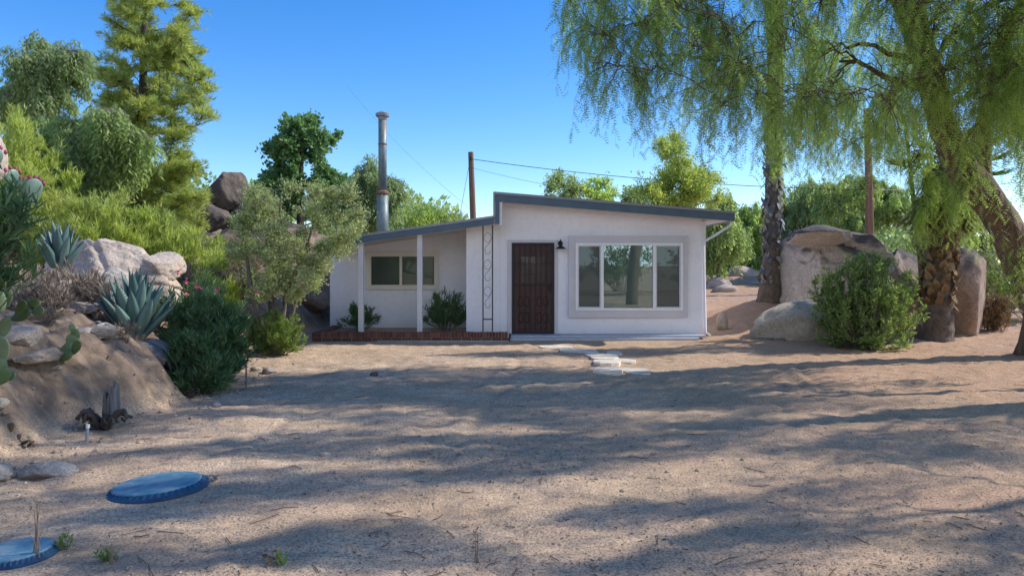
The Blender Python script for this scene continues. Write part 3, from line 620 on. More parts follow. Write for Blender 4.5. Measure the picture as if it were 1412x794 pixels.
# ------------------------------------------------------------------ vegetation generators
def bez(a, b, c, n):
    t = np.linspace(0, 1, n)[:, None]; return (1-t)**2*a+2*t*(1-t)*b+t*t*c
def resample(P, n):
    P = np.asarray(P, float); d = np.r_[0, np.cumsum(np.linalg.norm(np.diff(P, axis=0), axis=1))]
    # smooth catmull-like through cubic interpolation in each coordinate
    t = np.linspace(0, d[-1], n); Q = np.stack([np.interp(t, d, P[:, k]) for k in range(3)], -1)
    for _ in range(max(1, n//len(P)//2)): Q[1:-1] = (Q[:-2]+2*Q[1:-1]+Q[2:])/4
    return Q
def skeleton(g, trunk, trad, clumps, twigs=14, limbr=.05, bend=.3, sides=9, wob=.18, tw_r=.008, twn=5, attach=.25, trunk_n=40, droop=0.):
    """trunk + a limb to every clump + twigs inside every clump; returns twig polylines (K,twn,3)"""
    TP = resample(trunk, trunk_n); TR = np.interp(np.linspace(0, 1, trunk_n), np.linspace(0, 1, len(trad)), trad)
    g.tubes(TP, TR, sides, wob=wob); tw = []
    nodes = [(TP[i], TR[i]) for i in range(int(trunk_n*attach), trunk_n)]
    order = sorted(clumps, key=lambda c: np.linalg.norm(np.array(c[0])-TP[-1])+0*random.random())
    for c, r in order:
        c = np.array(c, float); r = np.ones(3)*r
        best = min(nodes, key=lambda q: np.linalg.norm(q[0]-c)+1.6*max(0, q[0][2]-(c[2]-.35*np.linalg.norm(q[0][:2]-c[:2])))-q[1]*1.5)
        a = best[0]; L = np.linalg.norm(c-a); r0 = min(best[1]*.8, limbr*(.5+.22*L))
        mid = a+(c-a)*.5+np.array([0, 0, bend*L])+rng.normal(0, .08*L, 3)
        B = bez(a, mid, c, 9); B[1:-1] += rng.normal(0, .025*L, (7, 3)); R = np.linspace(r0, max(.01, r0*.3), 9)
        g.tubes(B, R, 6)
        nodes += [(B[i], R[i]) for i in (3, 4, 5, 6, 7)]
        k = twigs; st = B[rng.integers(4, 9, k)]
        e = c+rdir(k)*(rng.random((k, 1))**.4)*r
        m = (st+e)/2+rng.normal(0, .12, (k, 3))*r+np.array([0, 0, .12])*r*(1-droop*2)
        t = np.linspace(0, 1, twn)[None, :, None]
        tw.append((1-t)**2*st[:, None]+2*t*(1-t)*m[:, None]+t*t*e[:, None])
    tw = np.concatenate(tw); g.tubes(tw, np.tile(np.linspace(tw_r, tw_r*.4, twn), (len(tw), 1)), 3, cap=False)
    return tw
def on_twigs(tw, n, lo=.25):
    K, m, _ = tw.shape; i = rng.integers(0, K, n); t = (lo+(1-lo)*rng.random(n))*(m-1); j = np.minimum(t.astype(int), m-2); f = (t-j)[:, None]
    a, b = tw[i, j], tw[i, j+1]; return a*(1-f)+b*f, nrm(b-a)
def spray(g, tw, n, L, Wd, up=.2, spread=1.0, jit=.03, lo=.25, six=False, bend=.15, vj=.5, nup=.5):
    p, t = on_twigs(tw, n, lo); p = p+rng.normal(0, jit, (n, 3))
    d = nrm(t*.6+rdir(n)*spread+np.array([0, 0, up])); nn = nrm(rdir(n)+np.array([0, 0, nup]))
    l = U(*L, n) if isinstance(L, tuple) else np.full(n, L)
    a = np.clip(.5+vj*(rng.random(n)-.5)*2*.8, 0, 1)
    (g.leaves6(p, d, nn, l, l*Wd, a, bend) if six else g.leaves(p, d, nn, l, l*Wd, a))
def needles(g, tw, tufts, per, L=.14, w=.07, up=.5, jit=.03, lo=.2, cone=.8):
    p, t = on_twigs(tw, tufts, lo); p = p+rng.normal(0, jit, (tufts, 3)); ax = nrm(t+np.array([0, 0, up])+.4*rdir(tufts)); ta = rng.random(tufts)
    P = np.repeat(p, per, 0); D = nrm(np.repeat(ax, per, 0)+cone*rdir(tufts*per)); n = len(P)
    l = L*U(.6, 1.2, n); a = np.clip(np.repeat(ta, per)*.8+.2*rng.random(n), 0, 1)
    g.leaves(P+np.repeat(ax, per, 0)*rng.random((n, 1))*L*.5, D, rdir(n), l, l*w, a)
def weep(g, gt, tw, n, L=(.6, 1.4), out=.25, nl=9, leafL=(.12, .22), pairs=6, ll=.035, lw=.008, cent=None, lo=.3, m=8, sway=.05, thick=.0022):
    p, t = on_twigs(tw, n, lo); h = t.copy(); h[:, 2] = 0; h = nrm(h+.5*rdir(n)*np.array([1, 1, 0])); l = U(L[0], L[1], n)*(.5+.5*rng.random(n))
    s = np.linspace(0, 1, m)[None, :, None]; ph = U(0, 6.28, (n, 1, 1))
    S = p[:, None]+h[:, None]*out*(1-np.exp(-3*s))+np.array([0, 0, -1.])*(l[:, None, None]*s**1.25)
    S = S+rdir(n)[:, None]*np.array([1, 1, 0])*sway*s*l[:, None, None]*2+np.sin(ph+s*5)*.02
    gt.tubes(S, np.tile(np.linspace(thick, thick*.4, m), (n, 1)), 3, cap=False)
    M_ = n*nl; i = np.repeat(np.arange(n), nl); tt = np.clip(np.tile((np.arange(nl)+.5)/nl, n)+U(-.06, .06, M_), 0, .999)*(m-1); j = tt.astype(int); f = (tt-j)[:, None]
    P = S[i, j]*(1-f)+S[i, j+1]*f; th = U(0, 2*pi, M_)
    D = nrm(np.stack([np.cos(th), np.sin(th), -U(.5, 1.8, M_)], -1)); LL = U(*leafL, M_)
    sd = nrm(np.cross(D, rdir(M_)*.6+np.array([0, 0, 1.]))); va = np.clip(.5*rng.random(n)[i]+.5*rng.random(M_), 0, 1)
    if pairs == 0:
        g.leaves(P, D, np.cross(D, sd), LL, LL*.3, va); return
    k = pairs; u = (np.arange(k)+.6)/k
    base = P[:, None]+D[:, None]*LL[:, None, None]*u[None, :, None]; base = base+np.array([0, 0, -.12])*(LL[:, None, None]*u[None, :, None]**2)
    taper = (1-.45*np.abs(u-.4))[None, :, None]*ll
    tris = []
    for sg in (-1, 1):
        tip = base+(sg*sd[:, None]*.85+D[:, None]*.55)*taper; wv = D[:, None]*lw
        tris.append(np.stack([base-wv*.5, tip, base+wv*.5], 2))
    V = np.concatenate(tris, 1).reshape(-1, 3, 3); N = len(V)
    g.add(V, np.arange(N*3).reshape(-1, 3), np.repeat(va, 2*k))
def clumps_in(poly_fn, n): return [poly_fn() for _ in range(n)]

def tree(name, label, cat, trunk, trad, clumps, mat, barkm, leaf, group=None, sk={}):
    T = thing(name, label, cat, trunk[0], group); gt = G(); gl = G()
    tw = skeleton(gt, trunk, trad, clumps, **sk); leaf(gl, gt, tw)
    obj('trunk', gt, M[barkm], T, smooth=True); obj('crown', gl, M[mat], T); return T

def shrub(name, label, base, rad, n_st, leaf, mat='oleander', barkm='barkg', up=1.0, lean=(0, 0), cat='shrub', st_r=.012, sub=4, low=.25, group=None, spreadlow=.35):
    """stems fanning from the ground to a bumpy ellipsoid; rad=(rx,ry,height)"""
    bx, by = base[0], base[1]; bz = base[2] if len(base) > 2 else gz(bx, by); T = thing(name, label, cat, (bx, by, bz), group)
    gt = G(); gl = G(); rx, ry, hh = rad
    th = U(0, 2*pi, n_st); rr = np.sqrt(rng.random(n_st)); zz = low+(1-low)*rng.random(n_st)
    prof = np.sqrt(np.clip(1-((zz-.45)/.62)**2, .05, 1))*(.85+.3*rng.random(n_st))
    e = np.stack([bx+np.cos(th)*rr*rx*prof+lean[0]*zz, by+np.sin(th)*rr*ry*prof+lean[1]*zz, bz+hh*zz*(1-.12*rr)], -1)
    s = np.stack([bx+np.cos(th)*rx*.18*rr, by+np.sin(th)*ry*.18*rr, np.full(n_st, bz-.03)], -1)
    m = s+(e-s)*np.array([spreadlow, spreadlow, .6]); t = np.linspace(0, 1, 7)[None, :, None]
    S = (1-t)**2*s[:, None]+2*t*(1-t)*m[:, None]+t*t*e[:, None]
    gt.tubes(S, np.tile(np.linspace(st_r, st_r*.35, 7), (n_st, 1)), 4, cap=False)
    # side twigs
    K = n_st*sub; i = rng.integers(0, n_st, K); j = rng.integers(2, 6, K); p = S[i, j]; tg = nrm(S[i, j+1]-S[i, j]); d = nrm(tg*.7+rdir(K)*.7+np.array([0, 0, .25*up]))
    l = U(.12, .3, K)*hh*.5; tq = np.linspace(0, 1, 4)[None, :, None]
    TW = p[:, None]+d[:, None]*l[:, None, None]*tq+np.array([0, 0, .12*up])*l[:, None, None]*tq**2
    gt.tubes(TW, np.tile(np.linspace(st_r*.4, st_r*.2, 4), (K, 1)), 3, cap=False)
    tip = np.stack([S[:, 3], S[:, 4], S[:, 5], S[:, 6]], 1)
    leaf(gl, gt, np.concatenate([TW, tip])); obj('stems', gt, M[barkm], T, smooth=True); obj('foliage', gl, M[mat], T); return T

def ell(c, r, n, rc=(.35, .6), shell=.5):            # n clumps spread in an ellipsoid
    out = []
    for _ in range(n):
        d = rdir(1)[0]*(shell+(1-shell)*random.random()); out.append((np.array(c)+d*np.array(r), random.uniform(*rc)))
    return out
LEAFY = {
 'pine': lambda n, per=9, L=.15: (lambda g, gt, tw: needles(g, tw, n, per, L)),
}

# ---- big pepper tree on the right (its crown fills the top right)
def region(pts, bottoms, n, d, rc):
    pass
tr = [(9.45, 12.9, -.1), (9.42, 12.8, .8), W(1415, 370, 12.7), W(1378, 300, 12.5), W(1322, 225, 12.2), W(1294, 155, 11.9), W(1274, 75, 11.6), W(1250, 0, 11.4), W(1215, -60, 11.3), W(1150, -150, 11.2)]
cl = []
# limb clusters reach left over the yard; crown is high and wide
xs_b = [780, 830, 880, 930, 985, 1040, 1100, 1160, 1220, 1290, 1350, 1412, 1500]
yb = [40, 95, 120, 135, 160, 165, 150, 150, 170, 130, 150, 170, 150]
for _ in range(135):
    px = random.uniform(795, 1480); lim = np.interp(px, xs_b, yb); py = random.uniform(-60 if px < 950 else -110, lim); d = random.uniform(9.7, 12.4)
    cl.append((W(px, py, d), random.uniform(.35, .6)))
for _ in range(45):
    px = random.uniform(1010, 1500); py = random.uniform(-230, -90); d = random.uniform(10.0, 12.6); cl.append((W(px, py, d), random.uniform(.45, .8)))
for k in range(4): t_ = k/3; cl.append((W(np.interp(t_, [0, .3, .6, 1], [1245, 1290, 1350, 1395]), np.interp(t_, [0, .3, .6, 1], [20, 150, 250, 370]), 11.3+.9*t_)+rng.normal(0, .22, 3), .3))
for _ in range(34): cl.append((np.array([random.uniform(1.2, 5.6), random.uniform(7.4, 10.4), random.uniform(8.0, 9.4)]), random.uniform(.4, .7)*np.array([1.5, .6, .6])))
def lf(g, gt, tw):
    gt.tubes(resample([W(1352, 255, 12.3), W(1352, 200, 12.2), W(1366, 130, 12), W(1384, 60, 11.8), W(1425, -30, 11.6)], 24), np.linspace(.16, .09, 24), 12, wob=.25)
    weep(g, gt, tw, 5000, (.5, 1.4), .2, 8, (.12, .22), 5, .048, .014)
tree('pepper_tree', 'large weeping pepper tree with thick leaning trunk at the right edge', 'tree', tr, [.42, .33, .29, .27, .26, .2, .19, .2, .18, .14], cl, 'weep', 'barkp', lf, sk=dict(twigs=12, limbr=.07, bend=.22, wob=.3, sides=20, attach=.45, trunk_n=60, tw_r=.009))
# hanging curtain of the same kind, nearer, right side, and second limb fork
def wtree(label, base, h, lean, cr, ncl, nst, mat='weep', trunk_r=.3, L=(.6, 1.5), ll=.036, pairs=5, nl=8, zlo=.45, cz=.72, extra=(), limbr=.06, name='pepper_tree', clr=(.5, .9), group=None, barkm='barkp', leafL=(.12, .22), lw=.011, out=.25, tw=12, cat='tree'):
    bx, by = base; z0 = gz(bx, by)-.1; c = np.array([bx+lean[0], by+lean[1], z0+h*cz])
    trk = [(bx, by, z0), (bx+lean[0]*.15, by+lean[1]*.15, z0+h*.2), (bx+lean[0]*.6, by+lean[1]*.6, z0+h*.5), (c[0], c[1], z0+h*.8)]
    cls = ell(c, (cr, cr, h*(1-cz)), ncl, clr, .35)+list(extra)
    return tree(name, label, cat, trk, [trunk_r*1.25, trunk_r, trunk_r*.7, trunk_r*.3], cls, mat, barkm,
                lambda g, gt, t: weep(g, gt, t, nst, L, out, nl, leafL, pairs, ll, lw), group, dict(twigs=tw, limbr=limbr, bend=.2, attach=.35))
wtree('pepper tree standing just outside the right edge of the yard', (11.2, 9.5), 9.6, (-.9, -.3), 2.4, 18, 3000, trunk_r=.36, limbr=.03, extra=[(np.array([random.uniform(3.0, 9.6), random.uniform(6.9, 10.0), random.uniform(6.2, 8)]), random.uniform(.35, .7)*np.array([1.8, .34, .4])) for _ in range(27)])
wtree('pepper tree beside the camera that the picture window reflects', (4.75, 2.6), 9.5, (1.0, -1.4), 2.7, 30, 900, 'weep', trunk_r=.2, L=(.4, 1.0), cz=.8)
wtree('pepper tree outside the right edge nearer the camera', (10.2, 6.3), 8.0, (-.6, .1), 2.0, 10, 2500, trunk_r=.1, limbr=.03, extra=[(np.array([random.uniform(2.6, 8.8), random.uniform(5.2, 7.6), random.uniform(5.6, 8)]), random.uniform(.3, .55)*np.array([1.8, .4, .5])) for _ in range(21)]+[(np.array([random.uniform(1.2, 3.6), random.uniform(5.4, 7.8), random.uniform(6, 8)]), random.uniform(.3, .5)*np.array([1.8, .4, .5])) for _ in range(10)])
wtree('pepper tree behind the camera on the right', (10.5, -7), 9, (0, 0), 4, 26, 700, 'weep_lit', pairs=0, nl=10, leafL=(.14, .3), L=(.8, 2))
wtree('pepper tree behind the camera on the left', (-3.5, -12), 8, (0, 0), 4, 26, 700, 'weep_lit', pairs=0, nl=10, leafL=(.14, .3), L=(.8, 2))
wtree('pepper tree behind the camera in the middle distance', (2.5, -19), 9, (0, 0), 5, 26, 800, 'weep_lit', pairs=0, nl=10, leafL=(.18, .35), L=(.8, 2.4))

# ---- palms
def palm(label, x, y, h, r0, r1, boots, skirt, fl, nf, crown_dead):
    z0 = gz(x, y)-.1; T = thing('palm_tree', label, 'palm', (x, y, z0)); g = G(); n = 60; t = np.linspace(0, 1, n)
    P = np.stack([x+.12*np.sin(t*2), y+0*t, z0+t*h], -1); R = r1+(r0-r1)*np.exp(-t*h/.55); R = R*(1+.035*np.sin(t*h*26))
    g.tubes(P, R, 22, wob=.07); obj('trunk', g, M['palmbark'], T, smooth=True)
    # old leaf bases
    g = G(); k = boots[2]; zz = U(boots[0], boots[1], k); th = U(0, 2*pi, k); rr = np.interp(zz/h, t, R)
    o = np.stack([np.cos(th), np.sin(th), 0*th], -1); p = np.stack([x+.12*np.sin(zz/h*2)+o[:, 0]*rr*.9, y+o[:, 1]*rr*.9, z0+zz], -1)
    sgn = np.where(rng.random(k) < boots[3], -1, 1)[:, None]
    d = nrm(o*U(.5, 1.1, (k, 1))+np.array([0, 0, .9])*sgn+.25*rdir(k)); l = U(.1, .24, k)*boots[4]
    g.leaves6(p, d, o+np.array([0, 0, .3]), l, l*.6, rng.random(k), .2); obj('leaf_bases', g, M['frond'] if boots[3] < .5 else M['deadgrey'], T)
    top = P[-1]
    def fronds(n_, el, L, mat, name):
        g = G(); gs = []
        for i in range(n_):
            a = random.uniform(0, 2*pi); e = random.uniform(*el); d = np.array([cos(a)*cos(e), sin(a)*cos(e), sin(e)]); pl = random.uniform(.5, .9)*L
            P0 = top+rng.normal(0, .08, 3); P1 = P0+d*pl; P1[2] -= .1*pl if e > -.5 else 0
            g.tubes(bez(P0, (P0+P1)/2+np.array([0, 0, .06]), P1, 6), np.linspace(.02, .01, 6), 4, .3)
            side = nrm(np.cross(d, [0, 0, 1.])); q = 26; fa = np.linspace(-1.9, 1.9, q); D = np.cos(fa)[:, None]*d+np.sin(fa)[:, None]*side+np.array([0, 0, -.25 if e > -.5 else -.9])
            D = nrm(D+.05*rdir(q)); ll = L*.62*(.75+.25*np.cos(fa))*U(.85, 1.1, q)
            g.leaves6(np.repeat(P1[None], q, 0), D, np.cross(D, side)+.2*rdir(q), ll, ll*.055, random.random()*.7+.3*rng.random(q), .35)
        obj(name, g, M[mat], T)
    fronds(nf, (-.3, 1.2), fl, 'palm', 'frond_crown')
    fronds(crown_dead, (-1.5, -1.0), fl*skirt, 'frond', 'dead_frond_skirt')
    return T
palm('tall fan palm with a shaggy grey trunk beside the huge boulder', 6.6, 18.5, 9.8, .40, .2, (.5, 4.6, 360, .5, 1.1), .9, 1.5, 26, 22)
palm('short fan palm with a swollen brown base right of the round bush', 8.85, 15.2, 3.7, .38, .30, (.75, 2.6, 460, .25, 1.15), 1.1, 1.0, 14, 44)
g = G(); b = np.array([8.85, 15.2, 0]); 
# pepper foliage wound around the tall palm
x0, y0 = 6.55, 18.2; gt = G(); gl = G(); T = thing('climbing_pepper', 'green weeping pepper growth covering the upper trunk of the tall palm', 'tree', (x0+.1, y0+.75, gz(x0+.1, y0+.75)))
tk = [(x0+.1, y0+.75, gz(x0+.1, y0+.75)-.05), (x0+.1, y0+.65, 2.4), (x0+.1, y0+.5, 3.6), (x0-.05, y0-.3, 4.6), (x0+.05, y0-.3, 6.5), (x0+.1, y0-.3, 8.0)]
tw = skeleton(gt, tk, [.04, .035, .035, .03, .03, .02], [((x0+random.uniform(-.22, .22), y0-.25+random.uniform(-.2, .1), z), .26) for z in np.arange(4.2, 9, .22)], twigs=16, limbr=.015, bend=.1, wob=0, sides=6, attach=.1)
weep(gl, gt, tw, 280, (.3, .8), .1, 7, (.1, .18), 4, .05, .018); obj('trunk', gt, M['barkg'], T); obj('crown', gl, M['weep_lit'], T)
# pepper curtain over the short palm and between the trunks
def curtain(label, pts, n, L, mat, base, d0, rr=.4, trunk_r=.08, pairs=5):
    cs = [(W(px, py, d0+random.uniform(-.5, .5)), rr) for px, py in pts]
    bx, by = base; zb = gz(bx, by); cm = np.mean([c[0] for c in cs], 0)
    return tree('pepper_tree', label, 'tree', [(bx, by, zb-.1), (bx, by, zb+1.2), tuple((cm+np.array([bx, by, cm[2]]))/2), tuple(cm+np.array([0, 0, .3]))], [trunk_r*1.3, trunk_r, trunk_r*.8, trunk_r*.5], cs, mat, 'barkp',
        lambda g, gt, t: weep(g, gt, t, n, L, .15, 8, (.12, .22), pairs, .046, .014), None, dict(twigs=12, limbr=.03, bend=.15, attach=.3, wob=.1))
curtain('sunlit pepper tree with strands hanging over the short palm', [(1265, 215), (1300, 170), (1280, 245), (1250, 150), (1230, 110), (1310, 240), (1275, 285), (1190, 90), (1215, 60), (1330, 250), (1180, 140), (1150, 120), (1160, 70), (1200, 170), (1245, 60), (1290, 100), (1130, 60), (1110, 100), (1140, 180), (1215, 130), (1225, 190), (1170, 200), (1330, 200), (1350, 280), (1100, 160), (1125, 20), (1190, 20)], 1300, (.5, 1.4), 'weep_lit', (9.1, 16.1), 14.6, trunk_r=.05)
curtain('drooping pepper tree close to the right edge in front of the leaning trunk', [(1390, 100), (1410, 150), (1370, 60), (1425, 60), (1360, 10), (1420, 230), (1440, 300), (1390, 10), (1440, 150), (1400, 90)], 330, (.5, 1.3), 'weep', (8.9, 9.7), 10.0, .35, .06)

# ---- left hill trees
def px_clumps(lst, d, dj=.8): return [(W(px, py, d+random.uniform(-dj, dj)), r) for px, py, r in lst]
pb = W(190, 318, 18.0)
pc = []
out_l = [(-60, 135), (0, 140), (50, 135), (100, 134), (150, 150), (200, 135), (250, 130), (300, 140)]
for _ in range(230):
    py = random.uniform(-90, 325); xl = np.interp(py, [-90, 0, 60, 120, 180, 240, 320], [165, 142, 140, 128, 155, 165, 150]); xr = np.interp(py, [-90, 0, 25, 60, 90, 110, 160, 200, 240, 280, 320], [225, 272, 275, 282, 305, 290, 290, 270, 285, 290, 280])
    px = random.uniform(xl+8, xr-8); 
    if 225 < px < 250 and py < 45: continue
    pc.append((W(px, py, 18+random.uniform(-1.2, 1.2)), random.uniform(.18, .34)*np.array([1.4, 1.2, .7])))
tree('pine_tree', 'tall feathery yellow green pine on the left slope', 'tree', [(pb[0], 18, pb[2]-.5), W(192, 230, 18), W(197, 130, 18), W(200, 20, 18), W(205, -90, 18)], [.14, .12, .1, .07, .03], pc, 'pine', 'barkd',
     lambda g, gt, t: needles(g, t, 22000, 7, .15, .11), sk=dict(twigs=13, limbr=.02, bend=-.04, attach=.05, wob=.1, tw_r=.007))
def ptree(label, trunk_px, d, pts, nst, mat, L=(.4, .9), tr=.12, dj=.8, leafL=(.12, .24), name='pepper_tree', barkm='barkg', nl=9, tw=12):
    tp = [W(px, py, d) for px, py in trunk_px]; tp[0] = np.array([tp[0][0], d, gz(tp[0][0], d)-.1])
    return tree(name, label, 'tree', tp, list(np.linspace(tr, tr*.35, len(tp))), px_clumps(pts, d, dj), mat, barkm, lambda g, gt, t: weep(g, gt, t, int(nst*1.7), L, .3, nl, (leafL[0]*.75, leafL[1]*.75), 0, 0, 0), None, dict(twigs=tw, limbr=.045, bend=.2, attach=.3, wob=.1))
def blob(px, py, rx, ry, n, r): return [(px+random.uniform(-1, 1)*rx*.85, py+random.uniform(-1, 1)*ry*.85, random.uniform(*r)) if False else (px+rx*.9*sqrt(random.random())*cos(a:=random.uniform(0, 6.283)), py+ry*.9*sqrt(random.random())*sin(a), random.uniform(*r)) for _ in range(n)]
ptree('blue green pepper tree with rounded top at the upper left', [(70, 330), (72, 250), (80, 160), (78, 100)], 22, blob(35, 125, 50, 48, 18, (.35, .7))+blob(85, 98, 42, 42, 14, (.3, .65))+blob(60, 70, 20, 20, 4, (.25, .4)), 2200, 'weep_far', (.3, .9))
ptree('bright green drooping pepper tree in front of the pine', [(140, 340), (140, 270), (145, 200), (150, 170)], 16.4, blob(115, 215, 40, 35, 12, (.22, .45))+blob(160, 185, 38, 38, 12, (.2, .4))+blob(150, 150, 22, 16, 5, (.2, .3)), 1900, 'weep_soft', (.5, 1.3), .08)
ptree('green pepper tree low between the left edge and the drooping one', [(100, 340), (98, 280), (90, 230), (85, 190)], 19, blob(50, 210, 45, 40, 12, (.35, .6))+blob(100, 180, 32, 35, 10, (.25, .5)), 1600, 'weep_soft', (.3, .8), .09)
# yellow scrub
def brush(label, px, py0, d, rx, hh, mat='scrub_yellow', n=3500, ns=40, name='shrub', L=.11, per=5, jit=.03, ry=None, barkm='barkg'):
    x = (px-HX)/F*d
    return shrub(name, label, (x, d), (rx, ry or rx*.8, hh), ns, lambda g, gt, t: needles(g, t, int(n*.95), per, L*1.35, .13, .7, jit*2, .1, .7), mat, barkm, low=.08, spreadlow=.6)
brush('yellow green feathery bush at the left frame edge', 20, 300, 14.5, 1.5, 3.0, n=7500, ns=60)
brush('yellow green feathery bush left of the pine trunk', 105, 300, 14, 1.3, 2.1, 'pine', n=4500, ns=50)
brush('yellow green feathery bush below the pine trunk', 165, 300, 14, 1.2, 1.7, n=4200, ns=50)
brush('olive green feathery bush right of the pine trunk', 225, 300, 14.5, 1.2, 1.7, 'pine', n=4500, ns=50)
brush('pale yellow bush low beside the pale outcrop', 258, 300, 14, .75, 1.25, n=2600, ns=34)
brush('straw coloured broom bush above the dark oleander', 292, 370, 13.2, .55, .75, 'scrub_yellow', n=1500, ns=34)
brush('dry grey brush at the foot of the rock pile', 262, 350, 13.6, .8, .7, 'dead', n=1600, ns=40, L=.09)
brush('dry brown brush between the rock pile and the grey shrub', 318, 350, 15.5, .9, .8, 'dead', n=1500, ns=40, L=.09)
brush('dry grass tuft below the upper agave', 75, 400, 9.6, .5, .42, 'dead', n=900, ns=60, L=.08)
brush('dry grass clump in front of the pale outcrop', 120, 420, 9.5, .42, .4, 'dead', n=800, ns=60, L=.08)
brush('small dry grass clump by the prickly pear', 55, 440, 8.6, .35, .3, 'dead', n=500, ns=50, L=.07)

# sweetgum and neighbours
def btree(label, name, trunk_px, d, pts, n, L, mat, tr=.15, dj=1.0, ratio=.75, barkm='barkd', twg=14, jit=.06, up=.1, limbr=.05):
    tp = [W(px, py, d) for px, py in trunk_px]; tp[0] = np.array([tp[0][0], d, gz(tp[0][0], d)-.1])
    return tree(name, label, 'tree', tp, list(np.linspace(tr, tr*.3, len(tp))), px_clumps(pts, d, dj), mat, barkm, lambda g, gt, t: spray(g, t, n, L, ratio, up, 1.1, jit, .15), None, dict(twigs=twg, limbr=limbr, bend=.1, attach=.2, wob=.1))
gp = []
for _ in range(90):
    py = random.uniform(162, 300); xl = np.interp(py, [155, 185, 205, 235, 300], [398, 378, 355, 352, 350]); xr = np.interp(py, [155, 175, 200, 240, 300], [435, 462, 476, 486, 484]); gp.append((random.uniform(xl+8, xr-8), py+4, random.uniform(.3, .5)))
btree('dark green dense broadleaf tree rising behind the grey shrub', 'sweetgum_tree', [(415, 400), (414, 300), (415, 230), (415, 175)], 28, gp, 32000, (.1, .19), 'gum', .2, 1.6, .8)
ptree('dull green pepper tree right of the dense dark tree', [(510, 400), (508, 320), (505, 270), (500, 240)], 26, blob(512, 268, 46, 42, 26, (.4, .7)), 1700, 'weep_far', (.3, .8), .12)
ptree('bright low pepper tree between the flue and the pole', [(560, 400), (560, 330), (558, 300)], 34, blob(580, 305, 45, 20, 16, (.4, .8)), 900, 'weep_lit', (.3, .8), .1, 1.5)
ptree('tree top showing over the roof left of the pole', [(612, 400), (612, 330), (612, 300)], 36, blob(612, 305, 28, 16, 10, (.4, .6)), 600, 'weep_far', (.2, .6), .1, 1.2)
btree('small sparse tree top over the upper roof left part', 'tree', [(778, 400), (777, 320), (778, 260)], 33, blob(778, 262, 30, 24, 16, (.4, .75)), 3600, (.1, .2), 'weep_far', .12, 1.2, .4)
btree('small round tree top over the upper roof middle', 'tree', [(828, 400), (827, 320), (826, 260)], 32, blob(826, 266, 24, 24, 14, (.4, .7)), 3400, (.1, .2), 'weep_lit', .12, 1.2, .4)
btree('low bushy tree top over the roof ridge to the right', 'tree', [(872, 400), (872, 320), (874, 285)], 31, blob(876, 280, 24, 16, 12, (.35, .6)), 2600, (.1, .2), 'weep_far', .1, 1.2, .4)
ac = blob(935, 265, 55, 35, 26, (.3, .55))+[(918, 210, .3), (926, 225, .4), (910, 200, .25), (945, 225, .35), (965, 240, .35), (985, 245, .3), (940, 205, .25), (990, 275, .4), (930, 190, .2)]
tp = [W(942, 400, 23), W(942, 320, 23), W(940, 260, 23), W(930, 210, 23)]; tp[0][2] = gz(tp[0][0], 23)-.1
tree('acacia_tree', 'bright yellow green feathery tree rising behind the right end of the roof', 'tree', tp, [.13, .1, .07, .03], px_clumps(ac, 23), 'scrub_yellow', 'barkg', lambda g, gt, t: spray(g, t, 26000, (.06, .13), .35, .3, 1, .1, .1), sk=dict(twigs=14, limbr=.03, bend=.1, attach=.2))
# right background
ptree('dark drooping pepper tree beyond the house corner', [(1035, 400), (1035, 350), (1036, 320)], 36, blob(1035, 330, 34, 50, 30, (.5, .9)), 2200, 'weep', (.6, 1.6), .15, 1.5, (.2, .4), nl=10)
ptree('sunlit green pepper tree just right of the house corner', [(990, 400), (992, 350), (990, 320)], 30, blob(992, 318, 26, 50, 20, (.4, .7)), 1600, 'weep_soft', (.5, 1.2), .1, 1.2, (.16, .3))
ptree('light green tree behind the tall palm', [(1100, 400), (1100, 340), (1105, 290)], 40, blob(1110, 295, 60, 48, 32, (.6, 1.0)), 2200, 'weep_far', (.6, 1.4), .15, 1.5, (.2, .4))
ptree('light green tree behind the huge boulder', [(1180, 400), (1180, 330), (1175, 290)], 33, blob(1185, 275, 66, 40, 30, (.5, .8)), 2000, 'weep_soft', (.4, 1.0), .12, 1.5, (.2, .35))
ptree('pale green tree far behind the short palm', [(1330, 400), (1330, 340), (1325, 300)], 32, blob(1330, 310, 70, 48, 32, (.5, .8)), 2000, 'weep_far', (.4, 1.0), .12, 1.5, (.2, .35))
for i, (px, d, rx, hh, mt, lab) in enumerate(((1330, 19.5, 1.5, 2.2, 'greygreen', 'grey green desert bush behind the upright tan boulder'), (1385, 21, 1.4, 2.6, 'greygreen', 'dusty green bush seen beside the leaning trunk'), (1430, 18, 1.4, 2.0, 'lime', 'lime green bush at the right frame edge'), (1085, 30, 1.2, 1.3, 'greygreen', 'low dusty bush on the far bank left of the huge boulder'), (1300, 26, 2.0, 2.6, 'lime', 'leafy bush far behind the short palm'), (1000, 42, 3.0, 2.6, 'oleander', 'dark far hedge bush beyond the dirt bank'), (1060, 44, 3.0, 3.0, 'oleander', 'dark far hedge bush behind the tall palm trunk'))):
    x = (px-HX)/F*d; sc = d/20
    shrub('bush', lab, (x, d), (rx, rx*.8, hh), 40, lambda g, gt, t: spray(g, t, 5200, (.05*sc, .12*sc), .38, .2, 1, .05, .1), mt)
shrub('bush', 'small yellow green shrub at the foot of the tall palm', ((1078-HX)/F*19, 19), (.3, .3, .55), 20, lambda g, gt, t: spray(g, t, 900, (.04, .08), .4, .3, 1, .02, .1), 'lime')
brush('orange brown dry bush right of the upright boulder', 1368, 440, 16.4, .45, .75, 'frond', n=900, ns=36, L=.1)

